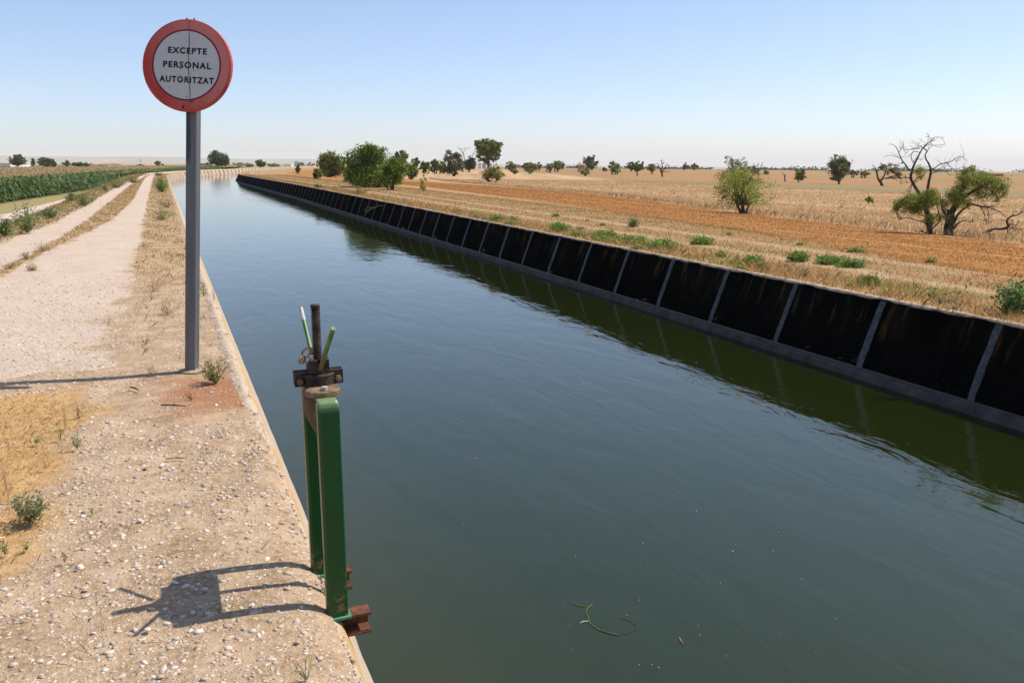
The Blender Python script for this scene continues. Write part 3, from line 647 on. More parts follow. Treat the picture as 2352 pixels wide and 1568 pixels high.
def link(mb, c, R, a, b, r, n=18):
    P = [np.array(c) + R @ np.array([a * math.cos(t_), b * math.sin(t_), 0]) for t_ in np.linspace(0, 6.2832, n + 1)]
    mb.tube(P, r, 7, cap=False)
Rv = np.array([[1, 0, 0], [0, 0, -1], [0, 1, 0.0]])
cb = hub_c = np.array([-0.036, -0.012, 0.925])
for dc, ang_, ax in (((0, 0, 0.02), 0.5, 0), ((-0.018, 0, -0.006), 0.1, 1), ((-0.004, -0.004, -0.006), -0.6, 0)):
    mb = MB(); R_ = Rv @ rotz(ang_)
    if ax: R_ = rotz(0.9) @ R_
    link(mb, cb + np.array(dc), R_, 0.019, 0.012, 0.004); gp(mb.build('chain_link', M_RUSTB, gate))

# ------------------------------------------------------------------ vegetation builders
def leaf_quads(C, size, asp=0.5, rng=RNG, up=0.0):
    """diamond leaves at C (n,3), length size (n,)"""
    n = len(C); a = rng.normal(size=(n, 3)); a[:, 2] *= (1 - up); a /= np.linalg.norm(a, axis=1)[:, None]
    b = rng.normal(size=(n, 3)); b = np.cross(a, b); b /= np.linalg.norm(b, axis=1)[:, None] + 1e-9
    L = (size * 0.5)[:, None] * a; Wd = (size * 0.5 * asp)[:, None] * b
    return np.stack([C - L, C + Wd - 0.1 * L, C + L, C - Wd - 0.1 * L], 1).reshape(-1, 3)
def crown_points(lobes, n, rng, tight=0.28, per=26):
    """clumps inside ellipsoid lobes (x,y,z,rx,ry,rz); leaves gathered round the clumps"""
    L = np.array(lobes, float); vol = (L[:, 3] * L[:, 4] * L[:, 5]) ** 0.72; pr = vol / vol.sum()
    m_ = max(4, n // per); k = rng.choice(len(L), m_, p=pr)
    d = rng.normal(size=(m_, 3)); d /= np.linalg.norm(d, axis=1)[:, None]
    r = rng.uniform(0.15, 1, m_) ** 0.45
    ctr = L[k, :3] + d * L[k, 3:] * r[:, None]; rad = L[k, 3:].mean(1) * tight * rng.uniform(0.55, 1.35, m_)
    j = rng.integers(0, m_, n)
    P = ctr[j] + np.clip(rng.normal(size=(n, 3)), -1.7, 1.7) * rad[j][:, None] * np.array([0.62, 0.62, 0.5])
    return P, j, ctr
def leaf_cols(j, m_, base, var, rng, warm=0.0):
    b = np.array(base); cl = 1 + rng.normal(size=(m_, 1)) * var; yl = rng.random((m_, 1)) * warm
    c = b[None] * np.clip(cl, 0.35, 2.0) + yl * np.array([[0.12, 0.075, 0.0]])
    cc = c[j] * np.clip(1 + rng.normal(size=(len(j), 1)) * 0.22, 0.4, 1.8)
    return np.clip(cc, 0.004, 0.9)
def px_lobes(lob, Y, rng, squash=0.85):
    out = []; m_ = Y / F
    for (cx_, cy_, rx, ry) in lob:
        p = at_depth(cx_, cy_, Y); out.append((p[0], p[1] + rng.uniform(-.45, .45) * rx * m_, p[2], rx * m_, rx * m_ * squash, ry * m_))
    return out
def auto_lobes(x0, x1, y0, y1, rng, n=7):
    cx_, cy_, rx, ry = (x0 + x1) / 2, (y0 + y1) / 2, (x1 - x0) / 2, (y1 - y0) / 2
    out = [(cx_, cy_, rx * 0.74, ry * 0.8), (cx_ + rx * .15, cy_ + ry * .35, rx * .7, ry * .55)]
    for k in range(n):
        a = 2 * math.pi * (k + rng.uniform(-.3, .3)) / n; q = rng.uniform(0.46, 0.6); u = rng.uniform(0.34, 0.5)
        out.append((cx_ + rx * q * math.cos(a), cy_ + ry * q * math.sin(a), rx * u, ry * u))
    return out
def branches(mb, base, ctr, r0, rng, k=9, fork=0.35, stems=1, spread=0.0):
    """trunk(s) from the base and limbs to a choice of clumps"""
    mid = ctr.mean(0); ht = max(mid[2] - base[2], 0.05)
    tops = []
    for q in range(stems):
        off = np.array([rng.normal() * spread, rng.normal() * spread, 0])
        f_ = base + (mid - base) * fork + off * 2 + np.array([0, 0, 0.0]); f_[2] = base[2] + ht * fork * rng.uniform(.8, 1.2)
        b_ = base + off * 0.6; b_[2] -= 0.12
        md = (b_ + f_) / 2 + rng.normal(size=3) * ht * 0.03
        mb.tube([b_, md, f_], [r0, r0 * 0.8, r0 * 0.62], 8); tops.append(f_)
    sel = rng.choice(len(ctr), min(k, len(ctr)), replace=False)
    for i in sel:
        f_ = tops[rng.integers(0, len(tops))]; e = ctr[i]; v = e - f_
        m1 = f_ + v * 0.4 + np.array([0, 0, 0.10 * np.linalg.norm(v)]) + rng.normal(size=3) * 0.06 * np.linalg.norm(v)
        mb.tube([f_, m1, e], [r0 * 0.5, r0 * 0.3, r0 * 0.08], 5)
GREENS = dict(dark=(0.095, 0.125, 0.034), mid=(0.155, 0.190, 0.040), olive=(0.22, 0.22, 0.065), fresh=(0.24, 0.31, 0.05), grey=(0.16, 0.17, 0.09), robinia=(0.120, 0.195, 0.026))
def tree(label, bx, by, lobes, kind='mid', n=1200, leaf=5.0, D=None, name='tree', cat='tree', group=None, trunk=4.0, stems=1, spread=0.0, limbs=9, fork=0.35, seed=1, var=0.4, warm=0.3, asp=0.5, tight=0.36, base_z=None, drop_trunk=False):
    rng = np.random.default_rng(seed * 101 + int(bx * 7))
    if D is None: b = hit(bx, by)
    else:
        b = at_depth(bx, by, D); b[2] = gz(b[0], b[1])
    Y = float(b[1]); m_ = Y / F
    root = empty(name, tuple(b), label, cat, group)
    if isinstance(lobes, tuple): lobes = auto_lobes(*lobes, rng)
    L3 = px_lobes(lobes, Y, rng)
    if len(L3) and Y > 60: n = int(n * 1.7); leaf *= 1.12
    P, j, ctr = crown_points(L3, n, rng, tight)
    size = leaf * m_ * rng.uniform(0.6, 1.3, n)
    o = quads('crown', leaf_quads(P, size, asp, rng), M_LEAF, root, leaf_cols(j, len(ctr), GREENS[kind] if isinstance(kind, str) else kind, var, rng, warm), loc=None)
    o.matrix_parent_inverse = Matrix.Translation(-Vector(b))
    mb = MB(); branches(mb, np.array(b), ctr, trunk * m_, rng, limbs, fork, stems, spread * m_)
    o = mb.build('trunk', M_BARK, root, smooth=True); o.matrix_parent_inverse = Matrix.Translation(-Vector(b))
    return root
def traced(paths, T_, Y, rng, depth=0.5):
    """branches traced as (x, y, r) chains; every chain leaves an earlier one at its own depth"""
    known = []; mb = MB()
    for ch in paths:
        pts = [T_(*q) for q in ch]; x0, y0, _ = pts[0]
        d0 = 0.0
        if known:
            q = min(known, key=lambda w: (w[0] - x0) ** 2 + (w[1] - y0) ** 2); d0 = q[2]
        sl = rng.uniform(-depth, depth); P = []; R_ = []; acc = 0
        for i, (x, y, r) in enumerate(pts):
            if i: acc += math.hypot(x - pts[i - 1][0], y - pts[i - 1][1]) * Y / F
            d = d0 + sl * acc; known.append((x, y, d)); p = at_depth(x, y, Y + d); P.append(p); R_.append(max(r, 0.42) * Y / F)
        P = np.array(P)
        if len(P) > 2:                                     # a little smoothing
            Q = [P[0]]; q_ = [R_[0]]
            for i in range(len(P) - 1):
                Q += [P[i] * .75 + P[i + 1] * .25 + rng.normal(size=3) * 0.004, P[i] * .25 + P[i + 1] * .75]; q_ += [R_[i] * .75 + R_[i + 1] * .25, R_[i] * .25 + R_[i + 1] * .75]
            Q.append(P[-1]); q_.append(R_[-1]); P, R_ = np.array(Q), q_
        mb.tube(P, R_, 6)
    return mb
def twigs(mb, P, n, L, r, rng, up=0.5):
    P = np.asarray(P)
    for _ in range(n):
        b = P[rng.integers(0, len(P))]; d = rng.normal(size=3); d[2] = abs(d[2]) * up + 0.1; d /= np.linalg.norm(d)
        a = b + d * L * rng.uniform(.3, .6) + rng.normal(size=3) * L * .08; e = a + (d + rng.normal(size=3) * .4) * L * .5
        mb.tube([b, a, e], [r, r * .7, r * .35], 4)
def blades(name, P, h, w, lean, col, mat=None, rng=RNG, label=None, cat='grass', kind='stuff', parent=None):
    n = len(P); a = rng.uniform(0, 2 * math.pi, n); b = rng.uniform(0, 2 * math.pi, n)
    u = np.stack([np.cos(a), np.sin(a), 0 * a], 1) * (w * 0.5)[:, None]
    tip = np.stack([np.cos(b) * lean * h, np.sin(b) * lean * h, h], 1); mid = tip * 0.55; mid[:, :2] *= 0.6
    V = np.stack([P - u, P + u, P + mid + u * 0.7, P + tip, P + mid - u * 0.7], 1).reshape(-1, 3)
    o = quads(name, V, mat or M_GRASS, parent, col, per=5)
    if parent is None: tag(o, label, cat, kind=kind)
    return o
def mixcol(rng, n, *cols, jit=0.15):
    k = rng.integers(0, len(cols), n); c = np.array(cols)[k]; return np.clip(c * (1 + rng.normal(size=(n, 1)) * jit), 0.005, 0.9)
def vnoise(x, y, sc, seed=0):                               # smooth patchiness 0..1
    return 0.5 + 0.25 * (np.sin(x * sc + 1.3 * seed) * np.cos(y * sc * 1.13 + seed) + np.sin(x * sc * 2.3 + y * sc * 1.7 + seed * 2.1) * 0.6 + np.sin(y * sc * 3.1 - x * sc * 0.9 + seed) * 0.4)
def bank_points(rng, n, s0, s1, t0, t1, side, power=1.0):
    """random points on a bank, denser near the camera (s ~ u**power)"""
    s_ = s0 * (s1 / s0) ** rng.random(n) if power != 1.0 else rng.uniform(s0, s1, n); t_ = rng.uniform(t0, t1, n)
    x, y = at_sq(s_, -t_ if side < 0 else width(s_) + t_)
    z = h_left(t_) if side < 0 else h_right(t_)
    z = z + 0.018 * wob(x, y) * sstep(0.2, 1.2, t_) - 0.006
    if side < 0: z = z + lift(s_, t_)
    return s_, t_, np.stack([x, y, z], 1)

# ------------------------------------------------------------------ grass and ground cover (far too many to count)
rg = np.random.default_rng(21)
STRAW, TAN, BROWN, RUSTY, OLIVE = (0.62, 0.47, 0.25), (0.52, 0.37, 0.19), (0.34, 0.21, 0.10), (0.42, 0.22, 0.075), (0.20, 0.20, 0.07)
# tall pale grass on the right
n = 230000; s_, t_, P = bank_points(rg, n, 9, 150, 9, 70, 1, 2.0)
edge = np.interp(s_, *RZ[1]); cl = vnoise(P[:, 0], P[:, 1], 0.9, 3) * 0.6 + vnoise(P[:, 0], P[:, 1], 3.1, 5) * 0.4
k_ = (t_ > edge + rg.normal(size=n) * 0.25) & (rg.random(n) < 0.25 + 1.0 * cl); P, s_, t_, cl = P[k_], s_[k_], t_[k_], cl[k_]
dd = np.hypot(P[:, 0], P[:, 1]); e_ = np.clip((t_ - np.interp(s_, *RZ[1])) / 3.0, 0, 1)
hgt = (0.05 + 0.20 * cl * (1.35 - 0.5 * e_)) * rg.uniform(0.5, 1.3, len(P))
br = vnoise(P[:, 0], P[:, 1], 0.35, 8)
col = mixcol(rg, len(P), STRAW, TAN, (0.56, 0.40, 0.23), (0.46, 0.31, 0.17)) * (0.70 + 0.5 * br)[:, None]
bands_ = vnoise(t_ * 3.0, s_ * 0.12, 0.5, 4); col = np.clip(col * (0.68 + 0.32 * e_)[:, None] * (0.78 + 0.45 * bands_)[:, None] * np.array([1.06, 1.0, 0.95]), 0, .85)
eb = (e_ < 0.10) & (rg.random(len(P)) < .65); col[eb] = mixcol(rg, int(eb.sum()), BROWN, (0.26, 0.15, 0.07), (0.42, 0.27, 0.14)); hgt = hgt * np.where(e_ < .2, 1.35, 1)  # shade at the foot of the grass edge painted in as darker brown blades
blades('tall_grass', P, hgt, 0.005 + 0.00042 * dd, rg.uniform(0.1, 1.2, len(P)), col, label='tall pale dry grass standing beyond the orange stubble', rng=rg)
# stubble
n = 130000; s_, t_, P = bank_points(rg, n, 5, 90, 2.4, 26, 1, 2.0)
k_ = (t_ > np.interp(s_, *RZ[0]) + rg.normal(size=n) * 0.2) & (t_ < np.interp(s_, *RZ[1])); P, s_, t_ = P[k_], s_[k_], t_[k_]; dd = np.hypot(P[:, 0], P[:, 1])
row = 0.5 + 0.5 * np.sin(t_ * 5.2 + 0.4 * np.sin(s_ * 0.3)); col = np.where((rg.random(len(P)) < 0.09)[:, None], np.array([0.56, 0.38, 0.19]), mixcol(rg, len(P), (0.34, 0.15, 0.036), (0.29, 0.115, 0.024), (0.38, 0.195, 0.06)) * (0.8 + 0.3 * row)[:, None])
blades('stubble', P, rg.uniform(0.012, 0.045, len(P)), 0.005 + 0.0004 * dd, rg.uniform(0, .5, len(P)), col, label='short orange stubble in a band between track and tall grass', cat='stubble', rng=rg)
# dry verge along the right wall
n = 170000; s_, t_, P = bank_points(rg, n, 4.5, 110, 0.03, 6.5, 1, 2.0)
pt = vnoise(P[:, 0], P[:, 1], 1.7, 1) * 0.6 + vnoise(P[:, 0], P[:, 1], 5.3, 2) * 0.4
trk = (abs(t_ - 1.75) < 0.22) | (abs(t_ - 3.1) < 0.2)
k_ = (t_ < np.interp(s_, *RZ[0]) + 0.4) & (rg.random(n) < np.where(trk, 0.22, 0.35 + 0.75 * pt)); P, s_, t_, pt = P[k_], s_[k_], t_[k_], pt[k_]; dd = np.hypot(P[:, 0], P[:, 1])
gr = vnoise(P[:, 0], P[:, 1], 1.1, 9) + np.where((t_ > 0.10) & (t_ < 1.2) & (s_ > 10.5) & (s_ < 16.5), 0.34, 0) - 0.3
col = mixcol(rg, len(P), STRAW, TAN, BROWN, (0.44, 0.23, 0.08), (0.46, 0.29, 0.12)); gm = rg.random(len(P)) < np.clip((gr - 0.28) * 2.2, 0, 0.8)
col[gm] = mixcol(rg, int(gm.sum()), (0.19, 0.27, 0.055), (0.32, 0.33, 0.09))
hgt = np.where(t_ < 0.9, rg.uniform(0.03, 0.15, len(P)), rg.uniform(0.01, 0.06, len(P))) * (0.5 + 0.9 * pt)
blades('dry_grass', P, hgt, 0.0035 + 0.00038 * dd, rg.uniform(0.2, 1.5, len(P)), np.clip(col * np.array([0.92, 0.86, 0.78]), 0, .85), label='short dry grass on the bank top above the dark wall', rng=rg)
# left bank: verge beside the water, the strip between the wheel tracks, the verge beyond
n = 110000; s_, t_, P = bank_points(rg, n, 6.2, 120, 0.15, 5.4, -1, 2.0)
b1, b2, b3, b4 = [np.interp(s_, *q) for q in LZ[:4]]
z1 = (t_ < b1 * np.clip(0.55 + s_ * 0.03, 0.6, 1.0)) & (s_ > 7.4); z2 = (t_ > b2) & (t_ < b3) & (s_ > 13.3); z3 = (t_ > b4 + 0.05) & (s_ > 14)
pt = vnoise(P[:, 0], P[:, 1], 2.9, 4) * 0.55 + vnoise(P[:, 0], P[:, 1], 8.3, 6) * 0.45
den = np.where(z1, np.clip((s_ - 6.2) / 12, 0.10, 1.0) * np.clip(0.1 + 1.7 * (pt - 0.32), 0, 1), np.where(z2, 1.1 * pt + 0.25, np.where(z3, 0.6, np.where((t_ > 1.9) & (t_ < 3.2) & (s_ > 9), 0.05 * (pt > 0.66), 0))))
k_ = rg.random(n) < den; P, s_, t_, pt, z1, z2, z3 = [q[k_] for q in (P, s_, t_, pt, z1, z2, z3)]; dd = np.hypot(P[:, 0], P[:, 1])
col = mixcol(rg, len(P), STRAW, TAN, RUSTY, (0.56, 0.36, 0.14), (0.30, 0.17, 0.07)); gm = rg.random(len(P)) < np.where(z3, 0.5, np.where(z1, np.clip(vnoise(P[:, 0], P[:, 1], 1.3, 12) * 1.3 - 0.42, 0, .7), 0.10))
col[gm] = mixcol(rg, int(gm.sum()), (0.13, 0.17, 0.05), (0.22, 0.22, 0.08))
hgt = rg.uniform(0.012, 0.07, len(P)) * (0.5 + pt) * np.where(z3, 1.7, 1.0)
blades('dry_grass', P, hgt, 0.003 + 0.00042 * dd, rg.uniform(0.3, 1.7, len(P)), col, label='straw coloured grass along the gravel track and between its wheel ruts', rng=rg)
# fine dry moss grass in the orange patch in front
n = 15000; s_, t_, P = bank_points(rg, n, 2.9, 6.6, 0.95, 2.6, -1); k_ = rg.random(n) < sstep(0.95, 1.35, t_ + 0.25 * vnoise(P[:, 0], P[:, 1], 5, 3) - .1) * sstep(2.9, 3.9, s_) * (1 - sstep(6.0, 6.6, s_)); P = P[k_]
blades('dry_grass', P, rg.uniform(0.006, 0.028, len(P)), np.full(len(P), 0.0035), rg.uniform(0.4, 2.2, len(P)), mixcol(rg, len(P), (0.54, 0.33, 0.14), (0.62, 0.43, 0.22), (0.38, 0.22, 0.09), (0.66, 0.50, 0.30), (0.26, 0.15, 0.07)), label='fine orange dry moss grass patch at the foot of the photo', rng=rg)
n = 2600; s_, t_, P = bank_points(rg, n, 2.6, 7.5, 0.15, 1.6, -1); P = P[rg.random(n) < vnoise(P[:, 0], P[:, 1], 6, 2) * 1.1 - .15]
blades('dead_straw', P + [0, 0, .004], rg.uniform(0.004, 0.02, len(P)), np.full(len(P), 0.003), rg.uniform(1, 6, len(P)), mixcol(rg, len(P), STRAW, (0.40, 0.28, 0.15), (0.26, 0.15, 0.08)), label='scattered bits of dead straw among the stones', cat='straw', rng=rg)

# gravel: loose stones over the near bank and the tracks
ph = (1 + 5 ** .5) / 2
ICO = np.array([(-1, ph, 0), (1, ph, 0), (-1, -ph, 0), (1, -ph, 0), (0, -1, ph), (0, 1, ph), (0, -1, -ph), (0, 1, -ph), (ph, 0, -1), (ph, 0, 1), (-ph, 0, -1), (-ph, 0, 1)]) / 1.902
ICF = np.array([(0, 11, 5), (0, 5, 1), (0, 1, 7), (0, 7, 10), (0, 10, 11), (1, 5, 9), (5, 11, 4), (11, 10, 2), (10, 7, 6), (7, 1, 8), (3, 9, 4), (3, 4, 2), (3, 2, 6), (3, 6, 8), (3, 8, 9), (4, 9, 5), (2, 4, 11), (6, 2, 10), (8, 6, 7), (9, 8, 1)])
def stones(P, r, rng, flat=(0.28, 0.6)):
    n = len(P); V = ICO[None] * (1 + rng.uniform(-.22, .22, (n, 12, 1)))
    S_ = np.stack([rng.uniform(.8, 1.5, n), rng.uniform(.6, 1.0, n), rng.uniform(*flat, n)], 1); V = V * S_[:, None]
    a = rng.uniform(0, 6.283, n); c, s_ = np.cos(a)[:, None], np.sin(a)[:, None]; ti = rng.normal(size=(n, 1)) * .25
    x = V[:, :, 0] * c - V[:, :, 1] * s_; y = V[:, :, 0] * s_ + V[:, :, 1] * c; z = V[:, :, 2] + ti * V[:, :, 0]
    V = np.stack([x, y, z], -1) * r[:, None, None] + P[:, None]
    return V.reshape(-1, 3), (ICF[None] + 12 * np.arange(n)[:, None, None]).reshape(-1, 3)
k = NT('stone'); a = k.n('ShaderNodeAttribute', attribute_name='Col').outputs[0]; g = k.geo()
k.fin(k.mix(k.math('MULTIPLY', k.noise(g, 160, 3), 0.5), a, (0.40, 0.31, 0.22)), 0.85, 0.2); k.bump(k.noise(g, 140, 3), 0.3, 0.004); M_STONE = k.mat
n = 150000; s_, t_, P = bank_points(rg, n, 1.9, 15, -0.005, 3.0, -1, 2.0)
pt = vnoise(P[:, 0], P[:, 1], 3.3, 7) * 0.5 + vnoise(P[:, 0], P[:, 1], 9.1, 1) * 0.5
orange_ = (t_ > 1.05) & (s_ > 3.4) & (s_ < 6.5); redp = (np.hypot(s_ - 5.95, (t_ - 0.35) * 1.3) < 0.75)
far_ = (s_ > 6.6); den = np.where(orange_, 0.05, np.where(redp, 0.12, np.where(far_, np.where(t_ > 0.95, 0.55, 0.2), 0.35 + 1.0 * (pt - 0.3))))
den = den * (1 - 0.95 * sstep(7.5, 15, s_)) * np.where((t_ < 0.10) & (s_ > 4), 0.45, 1.0)
k_ = rg.random(n) < den; P, s_, t_ = P[k_], s_[k_], t_[k_]; n = len(P)
r = np.exp(rg.normal(size=n) * 0.55) * 0.0052 * np.clip(0.75 + s_ * 0.03, .7, 1.2); r = np.clip(r, 0.0022, 0.017)
z0 = np.where((t_ < 0.12) & (s_ > 4.6), 0.014, 0); P[:, 2] += z0 + r * 0.12
col = 0.86 * mixcol(rg, n, (0.70, 0.59, 0.49), (0.76, 0.68, 0.59), (0.62, 0.49, 0.38), (0.44, 0.37, 0.32), (0.66, 0.52, 0.40), (0.54, 0.37, 0.25), jit=.1)
n = 110000; sg, tg, PG = bank_points(rg, n, 1.9, 9, -0.005, 2.2, -1, 2.0)
pg = vnoise(PG[:, 0], PG[:, 1], 2.1, 5) * 0.6 + vnoise(PG[:, 0], PG[:, 1], 7.1, 3) * 0.4
og_ = (tg > 1.05) & (sg > 3.4) & (sg < 6.5); k_ = rg.random(n) < np.where(og_, 0.06, np.clip(0.1 + 1.5 * (pg - 0.25), 0, 1)); PG = PG[k_]; n = len(PG)
rgr = np.clip(np.exp(rg.normal(size=n) * .4) * 0.0026, .0012, .006); PG[:, 2] += rgr * .2
OCT = np.array([(1, 0, 0), (-1, 0, 0), (0, 1, 0), (0, -1, 0), (0, 0, 1), (0, 0, -1.0)]); OF = np.array([(0, 2, 4), (2, 1, 4), (1, 3, 4), (3, 0, 4), (2, 0, 5), (1, 2, 5), (3, 1, 5), (0, 3, 5)])
A_ = rg.uniform(0, 6.283, n); OV = OCT[None] * np.stack([rg.uniform(.8, 1.5, n), rg.uniform(.6, 1, n), rg.uniform(.4, .8, n)], 1)[:, None]; c_, s0_ = np.cos(A_)[:, None], np.sin(A_)[:, None]
OV = np.stack([OV[:, :, 0] * c_ - OV[:, :, 1] * s0_, OV[:, :, 0] * s0_ + OV[:, :, 1] * c_, OV[:, :, 2]], -1) * rgr[:, None, None] + PG[:, None]
o = mesh_tris('grit', OV.reshape(-1, 3), (OF[None] + 6 * np.arange(n)[:, None, None]).reshape(-1, 3), M_STONE, np.repeat(mixcol(rg, n, (0.66, 0.53, 0.39), (0.52, 0.38, 0.25), (0.36, 0.24, 0.15), (0.72, 0.61, 0.48)), 6, 0)); tag(o, 'fine grit between the pebbles on the near bank', 'grit', kind='stuff')
V, Fc = stones(P, r, rg); o = mesh_tris('gravel', V, Fc, M_STONE, np.repeat(col, 12, 0)); tag(o, 'pale flat pebbles and gravel strewn over the near bank', 'gravel', kind='stuff')

# ------------------------------------------------------------------ trees and bushes, near to far
Z5 = lambda x, y, r: ((3300 + x * 0.26786) / 1.6327, (480 + y * 0.26786) / 1.6327, r * 0.164)
Z5L = lambda L: [(*Z5(a, b, 0)[:2], c * 0.164, d * 0.164) for a, b, c, d in L]
def traced_tree(label, base, paths, lobes, n, leaf, kind, seed, ntw=0, name='almond_tree', warm=0.8, T_=Z5, group=None, twl=0.35, trunk_name='trunk', mat=None, tight=0.3):
    rng = np.random.default_rng(seed); bx, by, _ = T_(*base, 0); b = hit(bx, by); Y = float(b[1])
    root = empty(name, tuple(b), label, 'tree', group)
    mb = traced(paths, T_, Y, rng)
    if ntw:
        P = np.concatenate([q for q in mb.v[len(mb.v) // 3:]]); twigs(mb, P, ntw, twl, 0.45 * Y / F, rng)
    if lobes:
        L3 = px_lobes(lobes, Y, rng); P, j, ctr = crown_points(L3, n, rng, tight, per=30)
        src = np.concatenate(mb.v); mb2 = mb
        o = quads('crown', leaf_quads(P, leaf * Y / F * rng.uniform(.6, 1.3, n), 0.38, rng), M_LEAF, root, leaf_cols(j, len(ctr), GREENS[kind] if isinstance(kind, str) else kind, 0.3, rng, warm))
        o.matrix_parent_inverse = Matrix.Translation(-Vector(b))
        for i in rng.choice(len(ctr), min(60, len(ctr)), replace=False):   # thin shoots carrying the clumps
            e = ctr[i]; a = src[np.argmin(((src - e) ** 2).sum(1))]; mb2.tube([a, (a + e) / 2 + rng.normal(size=3) * .05, e], [0.9 * Y / F, 0.7 * Y / F, 0.4 * Y / F], 4)
    o = mb.build(trunk_name, mat or M_BARK, root, smooth=True); o.matrix_parent_inverse = Matrix.Translation(-Vector(b))
    return root
traced_tree('almond tree with tall bare dead branches above a low green crown', (690, 1490), [
    [(690, 1520, 48), (692, 1380, 42), (690, 1250, 40), (650, 1150, 36), (600, 1030, 30), (540, 900, 23), (470, 790, 20), (425, 700, 18), (445, 610, 17), (475, 520, 15), (515, 440, 12), (560, 350, 10), (610, 265, 8), (680, 205, 6), (725, 180, 5), (772, 178, 3)],
    [(425, 600, 10), (380, 555, 9), (330, 475, 8), (290, 425, 7), (265, 350, 6), (240, 290, 5), (200, 240, 4), (140, 222, 3), (120, 240, 2)],
    [(265, 350, 4), (290, 300, 4), (330, 260, 3), (325, 180, 2)], [(290, 300, 3), (280, 240, 2)],
    [(295, 430, 5), (220, 400, 4), (160, 382, 3), (90, 388, 3), (50, 410, 2)],
    [(722, 180, 4), (735, 140, 4), (800, 125, 3), (870, 138, 2), (892, 150, 2)], [(722, 180, 4), (690, 120, 3), (652, 72, 2)], [(690, 120, 2), (632, 125, 2)], [(870, 138, 2), (875, 118, 2)], [(735, 150, 3), (775, 170, 2), (812, 140, 2)],
    [(605, 275, 8), (650, 315, 8), (662, 338, 8), (628, 365, 8), (640, 430, 9), (690, 510, 12), (712, 590, 14), (705, 660, 16), (680, 760, 18), (660, 900, 20), (645, 1060, 24), (650, 1150, 30)],
    [(712, 600, 8), (770, 560, 7), (830, 510, 7), (920, 488, 6), (990, 480, 5), (1050, 430, 5), (1090, 408, 4), (1165, 405, 4), (1195, 445, 3), (1218, 465, 2)],
    [(1165, 405, 3), (1176, 375, 2)], [(1050, 440, 3), (1070, 482, 2)], [(1065, 455, 3), (1112, 432, 2)], [(940, 500, 4), (1000, 555, 3), (1050, 590, 3), (1088, 655, 2)], [(920, 490, 3), (925, 475, 2)],
    [(660, 330, 5), (700, 270, 4), (750, 240, 3), (860, 240, 3), (912, 228, 2)], [(620, 270, 4), (670, 235, 3), (740, 245, 3), (850, 275, 2)],
    [(560, 285, 6), (480, 290, 4), (400, 305, 3), (345, 312, 2)], [(560, 350, 4), (480, 320, 4), (435, 380, 3), (440, 450, 3), (470, 495, 2)], [(540, 395, 4), (485, 445, 3), (470, 480, 2)], [(400, 305, 3), (370, 350, 2), (345, 385, 2)], [(560, 285, 3), (530, 250, 3), (550, 205, 2)], [(520, 430, 3), (560, 440, 2), (575, 465, 2)], [(590, 300, 4), (560, 240, 3), (500, 262, 2)], [(470, 290, 2), (455, 350, 2), (400, 400, 2), (330, 410, 2)],
    [(425, 705, 7), (350, 690, 6), (290, 700, 5), (240, 660, 4), (200, 642, 3)], [(290, 700, 4), (300, 760, 3), (280, 795, 2)], [(240, 665, 3), (190, 720, 2)], [(350, 690, 3), (385, 770, 2)],
    [(702, 660, 7), (750, 620, 5), (830, 612, 4), (920, 605, 3), (975, 660, 2)], [(770, 618, 3), (820, 575, 2), (890, 540, 2)], [(745, 625, 3), (790, 580, 2)],
    [(665, 1360, 10), (600, 1310, 8), (520, 1300, 7), (430, 1260, 6), (350, 1255, 5), (265, 1280, 3)], [(660, 1240, 9), (580, 1220, 7), (510, 1190, 5), (470, 1150, 4)], [(720, 1420, 10), (800, 1350, 9), (850, 1290, 8), (800, 1100, 7)], [(690, 1500, 10), (600, 1450, 9), (560, 1445, 7)]],
    Z5L([(430, 1010, 150, 90), (310, 1090, 100, 95), (600, 1000, 120, 105), (700, 930, 95, 80), (740, 1040, 80, 120), (480, 1130, 140, 70), (240, 1150, 60, 60), (560, 620, 80, 90), (700, 1290, 70, 80)]), 11000, 3.9, (0.20, 0.26, 0.055), 5, ntw=90, tight=0.5)
